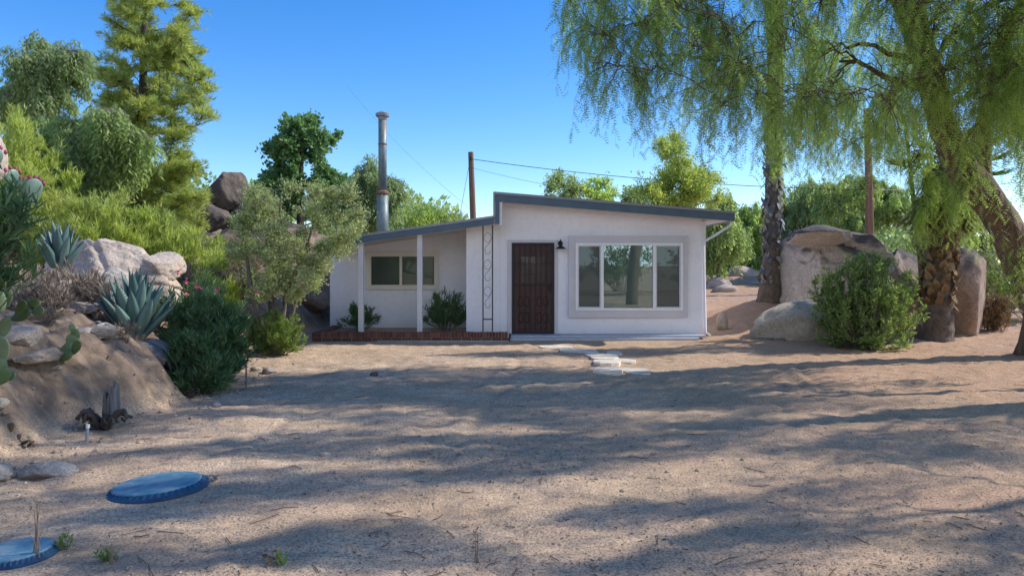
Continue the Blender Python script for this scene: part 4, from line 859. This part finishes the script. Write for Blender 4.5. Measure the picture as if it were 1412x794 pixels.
# far woods ring so that no bare horizon shows
def woods(label, spots, mat):
    g = G()
    for x, y, r, h in spots:
        k = 1500; d = rdir(k)*(rng.random((k, 1))**.3); p = np.array([x, y, gz(x, y)+h*.45])+d*np.array([r, r, h*.55]); p += .25*r*fbm(p[:, 0:1], p[:, 1:2], p[:, 2:3], 3, 2)
        l = U(.25, .6, k)*(y/60 if y > 60 else 1); g.leaves(p, nrm(d+rdir(k)), rdir(k), l, l*.6, rng.random(k))
    o = obj('far_woods', g, M[mat]); o['kind'] = 'stuff'; tag(o, label, 'woods')
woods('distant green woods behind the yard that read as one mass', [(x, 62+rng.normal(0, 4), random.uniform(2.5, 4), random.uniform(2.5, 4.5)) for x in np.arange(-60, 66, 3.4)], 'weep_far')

# ---- main shrubs
sh_leaf = lambda n, L, w=.2, up=.5, six=True: (lambda g, gt, t: spray(g, t, n, L, w, up, .8, .015, .2, six, .12, .5, .4))
# grey flowering shrub tree
bx = (385-HX)/F*13.3; z0 = gz(bx, 13.3)
T = thing('shrub_tree', 'loose grey green multi stemmed shrub tree with pale seed heads left of the porch', 'shrub', (bx, 13.3, z0)); gt = G(); gl = G(); TW = []
cl = []
for _ in range(110):
    py = random.uniform(258, 410); xl = np.interp(py, [255, 300, 350, 410], [325, 312, 318, 345]); xr = np.interp(py, [255, 290, 330, 360, 410], [470, 505, 500, 470, 425]); cl.append((W(random.uniform(xl, xr), py, 13.3+random.uniform(-1, .7)), random.uniform(.14, .28)))
stems = [((365, 455), (352, 400), (345, 350), (335, 290)), ((380, 460), (378, 400), (385, 340), (390, 270)), ((388, 460), (395, 400), (420, 350), (440, 280)), ((395, 455), (410, 400), (440, 360), (475, 315)), ((372, 455), (365, 400), (362, 330), (370, 280))]
for i, s in enumerate(stems):
    sub = [c for k, c in enumerate(cl) if int(np.argmin([abs(c[0][0]-W(q[3][0], 0, 13.3)[0])+abs(c[0][2]-W(0, q[3][1], 13.3)[2])*.3 for q in stems])) == i]
    TW.append(skeleton(gt, [W(px, py, 13.3)+np.array([0, .1*(i-2), 0]) for px, py in s], [.045, .038, .03, .015], sub, twigs=12, limbr=.018, bend=.08, sides=7, wob=.1, tw_r=.005, attach=.3))
TW = np.concatenate(TW); spray(gl, TW, 42000, (.035, .07), .38, .4, .9, .045, .15, False); obj('stems', gt, M['barkg'], T, smooth=True); obj('foliage', gl, M['olive'], T)
gf = G(); p, t = on_twigs(TW, 1500, .8); n = len(p)
for _ in range(4): gf.leaves(p+rng.normal(0, .02, (n, 3)), rdir(n), rdir(n), U(.018, .034, n), .02, .6+.4*rng.random(n))
obj('seed_heads', gf, M['dead'], T)

ol = (-3.98, 9.55)
s1 = shrub('oleander_bush', 'large dark green oleander with a few pink flowers on the bank', (ol[0]-.0, ol[1], .0), (.58, .55, 1.42), 110, sh_leaf(11000, (.08, .15), .19, .5), 'oleander', st_r=.009, sub=5, low=.12, lean=(-.12, 0))
s2 = shrub('oleander_bush', 'second dark oleander reaching left of the first with pink flowers', (-4.5, 10.5, .35), (.75, .5, 1.15), 80, sh_leaf(7000, (.08, .14), .15, .5), 'oleander', st_r=.009, sub=5, low=.2)
for T, pts in ((s1, [(272, 395, 9.2), (300, 400, 9.3)]), (s2, [(256, 388, 9.9), (259, 404, 9.8), (288, 422, 9.9), (353, 402, 10.2), (246, 376, 10)])):
    for px, py, d in pts:
        g = G(); n = 14; g.leaves(np.repeat(W(px, py, d)[None], n, 0)+rng.normal(0, .015, (n, 3)), rdir(n), rdir(n), .035, .028, .5); obj('flower', g, M['pink'], T)
shrub('oleander_bush', 'lower dark oleander mound at the front of the bank', (-3.92, 8.95, .0), (.5, .4, .85), 80, sh_leaf(5500, (.07, .13), .15, .5), 'oleander', st_r=.008, sub=5, low=.1)
shrub('bush', 'bright green low bush below the grey shrub tree', (-4.15, 12.9), (.48, .45, .88), 70, sh_leaf(5200, (.05, .1), .22, .4), 'lime', st_r=.007, sub=5, low=.1)
shrub('bush', 'pale green bush under the grey shrub stems', (-4.6, 13.2), (.5, .4, .75), 50, sh_leaf(3500, (.05, .09), .2, .4), 'bright', st_r=.007, sub=5, low=.1)
shrub('bush', 'round bright green bush standing alone right of the house', ((1195-HX)/F*13.95, 13.95), (.98, .85, 2.0), 170, sh_leaf(21000, (.05, .1), .34, .35), 'bright', st_r=.01, sub=6, low=.02, spreadlow=.9)
shrub('planter_shrub', 'narrow leaved shrub in the planter between window and iron post', (hx(614, 16), 16.1, .13), (.62, .45, .92), 46, sh_leaf(2600, (.1, .18), .13, .6), 'oleander', st_r=.007, sub=4, low=.25)
shrub('planter_shrub', 'smaller narrow leaved shrub in the planter behind the left post', (hx(493, 16), 16.1, .13), (.5, .35, .62), 30, sh_leaf(1300, (.1, .17), .13, .6), 'oleander', st_r=.006, sub=4, low=.25)

# near oleander branches at the left edge
shrub('oleander_bush', 'dark oleander spray reaching in at the left frame edge', (-4.85, 6.2), (.62, .5, 1.95), 60, sh_leaf(4200, (.1, .17), .17, .45), 'oleander', st_r=.008, sub=5, low=.5, lean=(.42, 0))
g = G()

# ---- agaves
def agave(label, x, y, R, n, open_=(.15, 1.15), dead=30, z=None, wk=.2):
    z0 = gz(x, y) if z is None else z; T = thing('agave', label, 'agave', (x, y, z0))
    for i in range(n):
        u = i/(n-1); a = i*2.39996+random.uniform(-.15, .15); e = open_[1]*(1-u)**1+open_[0]*u     # angle from vertical
        L = R*(.82+.3*u*random.uniform(.8, 1.1)); w = R*wk*random.uniform(.9, 1.1); m = 12; t = np.linspace(0, 1, m)
        ang = pi/2-e+ (.22-.4*(1-u)*t)*t*1.2
        ang = (pi/2-e)+.35*(1-u)*t-.12*t*t
        dx = np.cumsum(np.cos(ang))*L/m; dz = np.cumsum(np.sin(ang))*L/m
        c = np.stack([x+cos(a)*dx, y+sin(a)*dx, z0+.12*R+dz], -1); sd = np.array([-sin(a), cos(a), 0]); up = nrm(np.stack([-np.sin(ang)*cos(a), -np.sin(ang)*sin(a), np.cos(ang)], -1))
        ww = w*np.interp(t, [0, .12, .35, .6, .85, 1], [.62, .6, .92, 1, .52, .02])*.5; th_ = w*.16*(1-t*.8)
        V = np.stack([c-sd*ww[:, None]+up*(ww*.42)[:, None], c-sd*(ww*.45)[:, None]+up*(ww*.06)[:, None], c+up*0, c+sd*(ww*.45)[:, None]+up*(ww*.06)[:, None], c+sd*ww[:, None]+up*(ww*.42)[:, None], c+sd*(ww*.5)[:, None]-up*th_[:, None], c-up*(th_*1.4)[:, None], c-sd*(ww*.5)[:, None]-up*th_[:, None]], 1)
        k = 8; idx = np.arange(m*k).reshape(m, k); nx = np.roll(idx, -1, 1); q = np.stack([idx[:-1], nx[:-1], nx[1:], idx[1:]], -1).reshape(-1, 4)
        g = G(); g.add(V, q, .25+.6*random.random()); tip = c[-1]
        g.tubes(np.array([tip, tip+(c[-1]-c[-2])*.35]), np.array([w*.035, .001]), 5); lf_ = obj('leaf', g, M['agave'], T, smooth=True)
        if i % 3 == 0 and R > .5:
            gs = G(); tt = np.linspace(.25, .95, 16)*(m-1); j = tt.astype(int); f = (tt-j)[:, None]
            for s_ in (0, 4): e0 = V[j, s_]*(1-f)+V[np.minimum(j+1, m-1), s_]*f; gs.leaves(e0, np.repeat((sd*(-1 if s_ == 0 else 1)+np.array([0, 0, .2]))[None], 16, 0), np.repeat(np.array([[0, 0, 1.]]), 16, 0), .018, .012, .5)
            obj('thorns', gs, M['stump'], lf_)
    if dead:
        g = G(); k = dead; a = U(0, 2*pi, k)
        for i in range(k):
            L = R*random.uniform(.5, .9); t = np.linspace(0, 1, 8); r = R*.15+L*.62*np.sin(t*1.5); zz = z0+R*.1+L*(.1*t-.75*t**1.6)*random.uniform(.5, 1.1)
            g2 = np.stack([x+np.cos(a[i]+.4*t*random.uniform(-1, 1))*r, y+np.sin(a[i])*r, zz+.02], -1); zg = ground(g2[:, 0], g2[:, 1]); g2[:, 2] = np.maximum(g2[:, 2], zg+.015)
            g.tubes(g2, R*.045*np.array([1, 1.1, 1, .9, .8, .6, .4, .15]), 4, rng.random())
        obj('dead_leaves', g, M['deadgrey'], T)
    return T
agave('big blue green agave with upright pointed leaves on the slope', -4.78, 9.2, .86, 30, (.03, .95), 60, z=gz(-4.72, 9.15)+.02)
agave('upper agave behind the cactus at the left edge', -6.5, 10.4, .72, 18, (.08, .8), 22, z=gz(-6.5, 10.4)+.25)
agave('dark withered agave between the outcrop and the oleander', -4.95, 10.9, .45, 12, (.1, 1.2), 46, z=gz(-4.95, 10.9)+.12)
g = G()
for k in range(7):
    a0 = W(175+random.uniform(-5, 5), 435, 9.3); b0 = a0+np.array([random.uniform(-.75, .3), random.uniform(-.5, .2), random.uniform(.2, .55)]); g.tubes(bez(a0, (a0+b0)/2+rng.normal(0, .08, 3), b0, 8), np.linspace(.008, .003, 8), 4)
tag(obj('dead_branch', g, M['stump'], loc=(-4.95, 9.3, .9)), 'thin bare dead branches leaning left of the big agave', 'dead branch')

for i in range(16):
    y = random.uniform(6.2, 11.5); x = float(hill_foot(y))-random.uniform(.25, 3.0) if y > 8 else float(hill_foot(y))-random.uniform(.3, 1.0); r_ = random.uniform(.04, .1)
    rock('rock', ['small tan', 'small pale', 'small brown', 'weathered'][i % 4]+' stone half sunk in the dirt of the left slope', (x, y, gz(x, y)+.1*r_), (r_*random.uniform(1, 1.5), r_, r_*.7), ['granite', 'granite_pale', 'granite_brown', 'granite'][i % 4], seed=200+i, cuts=7, sub=3, rough=.16, rotz=i)['group'] = ['small tan', 'small pale', 'small brown', 'weathered'][i % 4]+' stones on the left slope'
for i in range(30):
    y = random.uniform(6.6, 11.5); x = float(hill_foot(y))-random.uniform(.5, 3.2)
    shrub('dry_tuft', 'small tuft of dry straw grass on the left slope', (x, y), (random.uniform(.1, .22), .12, random.uniform(.12, .26)), 26, lambda g, gt, t: needles(g, t, 160, 4, .06, .08, .9, .01, .1, .5), 'dead', 'barkg', st_r=.002, sub=1, low=.4, cat='dry grass', group='tufts of dry grass on the slope')
# ---- prickly pears
def pad_geo(g, base, d, nn, L, Wd, th, a):
    v, f = ICO[3]; d = nrm(np.array(d, float)); sd = nrm(np.cross(d, nn)); up = np.cross(sd, d)
    t = v[:, 2]; w = np.sqrt(np.clip(1-t*t, 0, 1)); prof = .78+.22*t
    P = np.array(base)+d*((t[:, None]+.96)*.5*L)+sd*(v[:, 0:1]*Wd*.5*prof[:, None])+up*(v[:, 1:2]*th*.5); P += up*(.06*L*np.sin(t*2))[:, None]
    g.add(P, f, a); return np.array(base)+d*L*.93, sd, up, d
def prickly(label, base, chains, mat, fruits=()):
    T = thing('prickly_pear', label, 'cactus', base)
    ends = []
    for ch in chains:
        p = np.array(ch[0], float)
        for (d, L, fa) in ch[1]:
            g = G(); nn = np.array([sin(fa), -cos(fa), .15]); e, sd, up, dd = pad_geo(g, p, d, nn, L, L*random.uniform(.62, .75), L*.13, random.random())
            o = obj('pad', g, M[mat], T, smooth=True); ends.append((o, e, sd, dd, L)); p = e
    for i, k in fruits:
        o, e, sd, dd, L = ends[i]
        for q in range(k):
            s = (q-(k-1)/2)/max(1, (k-1)/2) if k > 1 else 0; b = e+sd*s*L*.26-dd*abs(s)**2*L*.12; fd = nrm(dd+sd*s*.6+.15*rdir(1)[0])
            g = G(); v, f = ICO[2]; P = b+v*np.array([.021, .021, .03])*(L/.3)**.5+fd*.022; g.add(P, f); obj('fruit', g, M['fruit'], o, smooth=True)
    return T
A = lambda px, py, d: tuple(W(px, py, d))
b0 = (-4.75, 6.9); zb = gz(*b0)
prickly('prickly pear clump with dark trunk at the left edge', (b0[0], b0[1], zb), [
    (A(2, 500, 6.8), [((.05, 0, 1), .26, .1), ((.25, 0, 1), .2, .5)]), (A(14, 440, 6.7), [((.8, .1, .3), .2, -.2), ((.9, -.1, .1), .15, .3)]), (A(20, 432, 6.6), [((.7, -.1, .6), .17, .2), ((.9, 0, -.1), .14, 0)]),
    (A(2, 430, 6.7), [((-.2, 0, 1), .2, .6), ((.3, 0, 1), .16, .2)]), (A(6, 425, 6.8), [((.1, .2, 1), .18, .2)])], 'cactus')
prickly('fallen green prickly pear pads lying on the slope', (-4.3, 7.45, gz(-4.3, 7.45)), [
    (A(42, 492, 7.4), [((1, 0, .12), .3, .05), ((.7, 0, .4), .2, .2), ((.2, 0, 1), .17, .3)]), (A(70, 490, 7.3), [((1, .1, .05), .22, 1.2), ((.5, .0, .9), .16, .2)]), (A(92, 492, 7.4), [((.3, 0, 1), .18, .4), ((.6, 0, .8), .14, 0)]), (A(98, 485, 7.4), [((.1, 0, 1), .2, .2), ((-.1, 0, 1), .11, .2)])], 'cactus')
prickly('two bright pads of cactus low at the left frame edge', (-4.1, 5.9, gz(-4.1, 5.9)), [(A(-2, 530, 5.85), [((.5, 0, .7), .17, .2)]), (A(0, 520, 5.9), [((1, 0, .15), .14, .1)]), (A(-4, 525, 5.9), [((.2, 0, 1), .2, .3)])], 'cactus')
b0 = (-5.6, 8.2); prickly('tall blue green prickly pear with red fruit at the upper left', (b0[0], b0[1], gz(*b0)), [
    (A(-25, 420, 8.2), [((.0, 0, 1), .45, .2), ((.05, 0, 1), .45, .2), ((.1, 0, 1), .34, .5), ((.2, 0, .9), .26, 1.1)]), (A(5, 345, 8.2), [((.1, 0, 1), .4, .1), ((.15, 0, 1), .32, .3), ((.1, 0, 1), .26, 1.2)]),
    (A(40, 285, 8.3), [((.2, 0, 1), .34, 1.0)]), (A(28, 285, 8.3), [((.12, 0, 1), .32, .1)]), (A(-15, 270, 8.2), [((.1, 0, 1), .3, .4), ((.25, 0, 1), .28, .9)])], 'cactus_blue', ((3, 2), (6, 4), (7, 5), (8, 4), (10, 4)))
# dry cactus remains
g = G()
for k in range(7):
    p = W(30+random.uniform(-22, 22), 548+random.uniform(-6, 6), 6.3); p[2] = gz(p[0], p[1])+.01; pad_geo(g, p, (random.uniform(-1, 1), random.uniform(-.5, .5), .25), (random.uniform(-.3, .3), -.3, 1), random.uniform(.07, .13), .07, .02, .3)
tag(obj('withered_pads', g, M['frond'], smooth=True, loc=(-4.2, 6.3, .2)), 'withered brown cactus pads curled on the slope at left', 'dry cactus')

# ---- stump, pipe, lids
sx, sy = (152-HX)/F*7.05, 7.05; sz_ = gz(sx, sy); ST = thing('tree_stump', 'grey splintered dead stump at the foot of the slope', 'stump', (sx, sy, sz_))
def jag(g, x, y, z, r, h, s, ax, ay, seed):
    n = 14; k = 12; t = np.linspace(0, 1, n); a = np.arange(k)*2*pi/k; rs = np.random.default_rng(seed); rr = r*(1-.1*t[:, None])*(1+.22*rs.normal(size=(1, k))+.03*rs.normal(size=(n, k))); top = h*(1+.1*np.clip(rs.normal(size=k), -1.2, 1))
    V = np.stack([x+ax*t[:, None]*h+rr*np.cos(a), y+ay*t[:, None]*h+rr*np.sin(a), z+t[:, None]*top[None]], -1); idx = np.arange(n*k).reshape(n, k); nx = np.roll(idx, -1, 1)
    g.add(V, np.stack([idx[:-1], nx[:-1], nx[1:], idx[1:]], -1).reshape(-1, 4)); c = V[-1].mean(0)-np.array([0, 0, .05]); b = len(V.reshape(-1, 3)); g.add(np.concatenate([V[-1], c[None]]), [[i, (i+1) % k, k] for i in range(k)])
g = G(); jag(g, sx+.05, sy, sz_-.05, .042, .46, 1, -.02, 0, 1); jag(g, sx-.035, sy+.02, sz_-.05, .05, .38, 1, .03, 0, 2); jag(g, sx+.0, sy+.05, sz_-.05, .036, .42, 1, .0, .03, 3); obj('trunk_splinters', g, M['stump'], ST)
g = G()
for k in range(34):
    a = random.uniform(0, 2*pi); L = random.uniform(.08, .24); t = np.linspace(0, 1, 7); lift = random.uniform(0, .17); X = sx-.08+np.cos(a)*(.04+L*t)*1.15; Y = sy+np.sin(a)*(.04+L*t)*.8
    Z = ground(X, Y)+lift*np.sin(t*2.6)+.012+.0*t; P = np.stack([X, Y, Z], -1)+rng.normal(0, .012, (7, 3)); g.tubes(P, np.linspace(.034, .014, 7)*random.uniform(.5, 1.2), 6, wob=.5)
obj('roots', g, M['barkd'], ST, smooth=True)
jx = (278-HX)/F*9.0; g = G()
for k in range(14):
    a = random.uniform(0, 2*pi); L = random.uniform(.06, .16); t = np.linspace(0, 1, 6); P = np.stack([jx+np.cos(a)*L*t, 8.7+np.sin(a)*L*t*.7, gz(jx, 8.7)+.02+random.uniform(.02, .12)*np.sin(t*2.4)], -1); g.tubes(P, np.linspace(.016, .004, 6), 5)
tag(obj('root_tangle', g, M['barkd'], loc=(jx, 8.7, gz(jx, 8.7))), 'small dark tangle of dry roots at the foot of the oleander', 'roots')
ppx, ppy = (119-HX)/F*6.55, 6.55; z = gz(ppx, ppy); PP = thing('marker_pipe', 'short grey pipe with pale cap standing near the stump', 'pipe', (ppx, ppy, z))
g = G(); g.tubes(np.array([(ppx, ppy, z-.05), (ppx+.012, ppy, z+.12)]), np.array([.013, .013]), 14); obj('pipe', g, M['pvc'], PP)
g = G(); g.tubes(np.array([(ppx+.012, ppy, z+.118), (ppx+.014, ppy, z+.15)]), np.array([.017, .017]), 14); obj('cap', g, M['pvccap'], PP)
px_, py_ = (358-HX)/F*11.2, 9.35; g = G(); xx = (339.5-HX)/F*9.35; z = gz(xx, 9.35)
for k in range(8): g.tubes(np.array([(xx, 9.35, z-.02+k*.045), (xx, 9.35, z+.02+k*.045)]), np.array([.011, .011]), 10)
tag(obj('marker_stake', g, M['stump'], loc=(xx, 9.35, z)), 'short banded grey stake at the right foot of the oleander', 'stake')
def lid(label, x, y, R, tx, ty, wsc=1.0):
    z = .008; T = thing('septic_lid', label, 'lid', (x, y, z), 'blue septic tank lids')
    n = 64; a = np.linspace(0, 2*pi, n, endpoint=False)
    def ringset(g, prof, k=n):
        a = np.linspace(0, 2*pi, k, endpoint=False); V = np.stack([np.stack([r*np.cos(a), r*np.sin(a), np.full(k, h)], -1) for r, h in prof]); idx = np.arange(len(prof)*k).reshape(len(prof), k); nx = np.roll(idx, -1, 1)
        g.add(V, np.stack([idx[:-1], nx[:-1], nx[1:], idx[1:]], -1).reshape(-1, 4)); return V
    g = G(); V = ringset(g, [(R*.872, -.02), (R*.872, .036), (R*.85, .041), (R*.7, .042), (R*.4, .044), (R*.1, .045)]); g.add(V[-1], [list(range(n))]); 
    g2 = G(); ringset(g2, [(R*1.02, -.06), (R*1.02, .012), (R*1.0, .018), (R*.985, .018), (R*.975, .008), (R*.86, .03)])
    g2 = G(); k = 44*4; a = np.linspace(0, 2*pi, k, endpoint=False); on = (np.arange(k) % 4 < 2)
    def rg(r, h0, h1): return np.stack([r*np.cos(a), r*np.sin(a), np.where(on, h1, h0)], -1)
    V = np.stack([rg(R*1.03, -.06, -.06), rg(R*1.03, .008, .008), rg(R*.99, .014, .014), rg(R*.965, .01, .015), rg(R*.9, .022, .028), rg(R*.87, .028, .032)]); idx = np.arange(6*k).reshape(6, k); nx = np.roll(idx, -1, 1)
    g2.add(V, np.stack([idx[:-1], nx[:-1], nx[1:], idx[1:]], -1).reshape(-1, 4))
    for gg in (g, g2):
        for i, v in enumerate(gg.v):
            v = v.copy(); v[:, 2] += v[:, 0]*tx+v[:, 1]*ty; gg.v[i] = v+np.array([x, y, z])
    obj('cover', g, M['blue'], T); obj('rim', g2, M['bluedark'], T)
lid('blue round plastic septic lid lying whole in the dirt', (217-HX)/F*5.18, 5.18, .335, .06, -.015)
lid('blue round septic lid cut off by the bottom left corner', (22-HX)/F*3.97, 3.97, .2, .03, 0)

# ---- poles and wires
def pole(label, px, pyt, d, r, mat, arms=()):
    x = (px-HX)/F*d; z0 = gz(x, d)-.2; zt = hz(pyt, d); T = thing('utility_pole', label, 'pole', (x, d, z0)); g = G(); g.tubes(np.array([(x, d, z0), (x-.0, d, (z0+zt)/2), (x-.1, d, zt)]), np.array([r*1.15, r, r*.85]), 14); obj('shaft', g, M[mat], T, smooth=False)
    for (zz, w) in arms: g = G(); g.box(x-w, x+w, d-.06, d+.06, zz-.05, zz+.05); obj('crossarm', g, M[mat], T)
    g = G(); g.tubes(np.array([(x-.1, d-.14, zt-.35), (x-.1, d-.14, zt-.22)]), np.array([.04, .05]), 8); g.tubes(np.array([(x-.1, d-.2, zt-.3), (x-.1, d+.0, zt-.3)]), np.array([.012, .012]), 6); obj('insulator', g, M['black'], T)
    return np.array([x-.1, d-.15, zt-.3])
pa = pole('wooden utility pole rising behind the low roof', 652.5, 210, 30, .13, 'pole')
pb_ = pole('brown wooden utility pole behind the huge boulder', 1199, 150, 27, .14, 'polered', [(hz(215, 27), .0001)][:0])
def wire(label, a, b, sag, r=.012, n=30):
    t = np.linspace(0, 1, n)[:, None]; P = np.array(a)*(1-t)+np.array(b)*t; P[:, 2] -= sag*4*(t*(1-t))[:, 0]; g = G(); g.tubes(P, np.full(n, r), 5)
    tag(obj('power_line', g, M['black'], loc=tuple(P[0])), label, 'cable')
wire('thin dark power line running from the pole above the roof to the right', pa, W(1199, 262, 27), .25, .013)
wire('power line continuing right from the brown pole behind the boulder', W(1199, 262, 27), W(1560, 225, 30), .3, .013)
wire('lower thin power line crossing behind the tall palm', pa+np.array([0, 0, -.35]), W(1199, 275, 27), .7, .006)
wire('thin guy wire slanting down left of the wooden pole', pa+np.array([0, 0, .1]), W(628, 330, 30), .0, .008)
wire('faint service wire sloping from the upper left to the roof', W(480, 120, 34), (hx(672, 19), 19, zl(-.6)+.1), .3, .003)

for i, (x, y, r_, h_, lb) in enumerate(((2.5, -10, 2.2, 3.2, 'first green thicket behind the camera'), (6.5, -12, 2.6, 4.2, 'second tall green thicket behind the camera'), (11, -11, 2.6, 3.8, 'third green thicket behind the camera'), (-2, -14, 2.8, 4.2, 'fourth green thicket behind the camera'), (15.5, -12, 2.8, 4.4, 'fifth green thicket behind the camera'), (-7, -12, 2.6, 3.6, 'sixth green thicket behind the camera'))):
    shrub('bush', lb, (x, y), (r_, r_*.7, h_), 40, lambda g, gt, t: spray(g, t, 5000, (.12, .24), .4, .2, 1, .1, .1), 'lime')

# ---- foreground weeds
def weed(label, x, y, rad, n, L, mat='bright', name='weed', w=.35, ns=8, six=True):
    return shrub(name, label, (x, y), rad, ns, lambda g, gt, t: spray(g, t, n, L, w, .6, .8, .006, .2, six, .1), mat, 'barkg', st_r=.003, cat='weed')
weed('leafy green weed at the bottom left behind the cut off lid', (88-HX)/F*4.05, 4.05, (.06, .05, .1), 110, (.018, .032))
weed('low green weed right of the cut off lid at the bottom', (150-HX)/F*3.9, 3.9, (.09, .05, .07), 130, (.018, .03))
weed('small silvery weed right of the whole septic lid', (297-HX)/F*5.35, 5.35, (.06, .05, .045), 90, (.015, .025), 'deadgrey')
g = G(); x, y = (390-HX)/F*3.86, 3.86; z = gz(x, y); n = 9; a = U(0, 2*pi, n); d = np.stack([np.cos(a)*.5, np.sin(a)*.5, U(.7, 1.3, n)], -1)
g.leaves6(np.repeat([[x, y, z]], n, 0)+rng.normal(0, .006, (n, 3)), d, np.stack([np.cos(a), np.sin(a), -.3+0*a], -1), U(.06, .095, n), .018, .4+.5*rng.random(n), .1)
tag(obj('seedling', g, M['lime'], loc=(x, y, z)), 'bright green pointed seedling at the bottom edge', 'seedling')
g = G(); x, y = (372-HX)/F*3.84, 3.84; n = 14; g.leaves6(np.repeat([[x, y, gz(x, y)+.01]], n, 0)+rng.normal(0, .02, (n, 3)), rdir(n)*np.array([1, 1, .3]), rdir(n)+np.array([0, 0, 1]), U(.03, .05, n), .018, rng.random(n), .1)
tag(obj('seedling', g, M['frond'], loc=(x, y, gz(x, y))), 'reddish low seedling left of the pointed green one', 'seedling')
def dry_stalk(label, px, d, h, k):
    x = (px-HX)/F*d; z = gz(x, d); g = G()
    for i in range(k):
        e = np.array([x+random.uniform(-.05, .05)*h*2, d+random.uniform(-.05, .05), z+h*random.uniform(.4, 1)]); g.tubes(bez(np.array([x+random.uniform(-.01, .01)*k, d, z-.01]), np.array([x, d, z+h*.4]), e, 8), np.linspace(.004, .0015, 8), 5)
    g.tubes(np.array([[x, d, z], [x+.008, d, z+h*.5], [x+.004, d, z+h]]), np.array([.0055, .0045, .002]), 6)
    n = 26; p = np.array([x, d, z+h*.93])+rng.normal(0, .022, (n, 3))*np.array([1, 1, 1.3]); g.leaves(p, rdir(n), rdir(n), .018, .008, rng.random(n))
    tag(obj('dry_stalk', g, M['dead'], loc=(x, d, z)), label, 'dry stalk')
dry_stalk('upright dry brown weed stalk in front of the cut off lid', 50, 3.9, .33, 4)
dry_stalk('short dry forked twig at the bottom left corner', 153, 3.85, .12, 3)
dry_stalk('thin dry stalk at the bottom centre of the yard', 657, 3.95, .16, 2)

# ------------------------------------------------------------------ light, sky, camera
EL, AZ = 41.0, 14.0                      # sun to the right (+X), slightly behind the house (+Y)
sd = Vector((cos(radians(EL))*cos(radians(AZ)), cos(radians(EL))*sin(radians(AZ)), sin(radians(EL))))
sun = bpy.data.lights.new('sun', 'SUN'); sun.energy = 5.0; sun.angle = radians(.53); sun.color = (1, .95, .86)
so = bpy.data.objects.new('sun', sun); COL.objects.link(so); so.rotation_euler = sd.to_track_quat('Z', 'Y').to_euler(); so.location = (20, 5, 20)
w = bpy.data.worlds.new('World'); SC.world = w; w.use_nodes = True; nt = w.node_tree
sky = nt.nodes.new('ShaderNodeTexSky'); sky.sky_type = 'NISHITA'; sky.sun_disc = False; sky.sun_elevation = radians(EL)
sky.sun_rotation = radians(90-AZ); sky.air_density = 1.0; sky.dust_density = .3; sky.ozone_density = 3.0; sky.altitude = 600
bg = nt.nodes['Background']; bg.inputs['Strength'].default_value = .15
hs = nt.nodes.new('ShaderNodeHueSaturation'); hs.inputs['Saturation'].default_value = 1.36; hs.inputs['Value'].default_value = 1.5; hs.inputs['Hue'].default_value = .508
nt.links.new(sky.outputs[0], hs.inputs['Color']); 
# fill glow added low behind the camera to light the facade; deep blue ahead
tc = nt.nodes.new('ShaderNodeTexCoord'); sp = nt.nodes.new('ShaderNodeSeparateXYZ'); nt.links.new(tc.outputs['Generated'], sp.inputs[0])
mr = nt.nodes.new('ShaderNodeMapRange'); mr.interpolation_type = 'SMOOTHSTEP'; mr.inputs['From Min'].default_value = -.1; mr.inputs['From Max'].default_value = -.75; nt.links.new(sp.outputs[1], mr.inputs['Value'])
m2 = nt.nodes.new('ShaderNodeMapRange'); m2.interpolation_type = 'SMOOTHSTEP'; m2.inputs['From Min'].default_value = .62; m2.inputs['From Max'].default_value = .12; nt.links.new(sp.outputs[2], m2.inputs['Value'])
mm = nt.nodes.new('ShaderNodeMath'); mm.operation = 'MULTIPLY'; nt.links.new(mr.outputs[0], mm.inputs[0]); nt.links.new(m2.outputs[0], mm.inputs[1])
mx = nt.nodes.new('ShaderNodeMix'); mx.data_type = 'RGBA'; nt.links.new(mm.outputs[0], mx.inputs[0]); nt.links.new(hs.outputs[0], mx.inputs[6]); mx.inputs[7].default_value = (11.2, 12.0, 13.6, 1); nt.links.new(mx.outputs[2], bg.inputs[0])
cam = bpy.data.cameras.new('camera'); co = bpy.data.objects.new('camera', cam); COL.objects.link(co); SC.camera = co
co.location = (0, 0, CH); co.rotation_euler = (radians(90), 0, 0); cam.lens = 36*F/1412; cam.sensor_width = 36; cam.shift_y = -(397-HY)/1412; cam.clip_end = 6000
SC.view_settings.view_transform = 'Standard'; SC.view_settings.look = 'None'; SC.view_settings.exposure = 0
SC.cycles.use_denoising = True; SC.cycles.max_bounces = 6; SC.cycles.transmission_bounces = 3; SC.cycles.caustics_reflective = False; SC.cycles.caustics_refractive = False
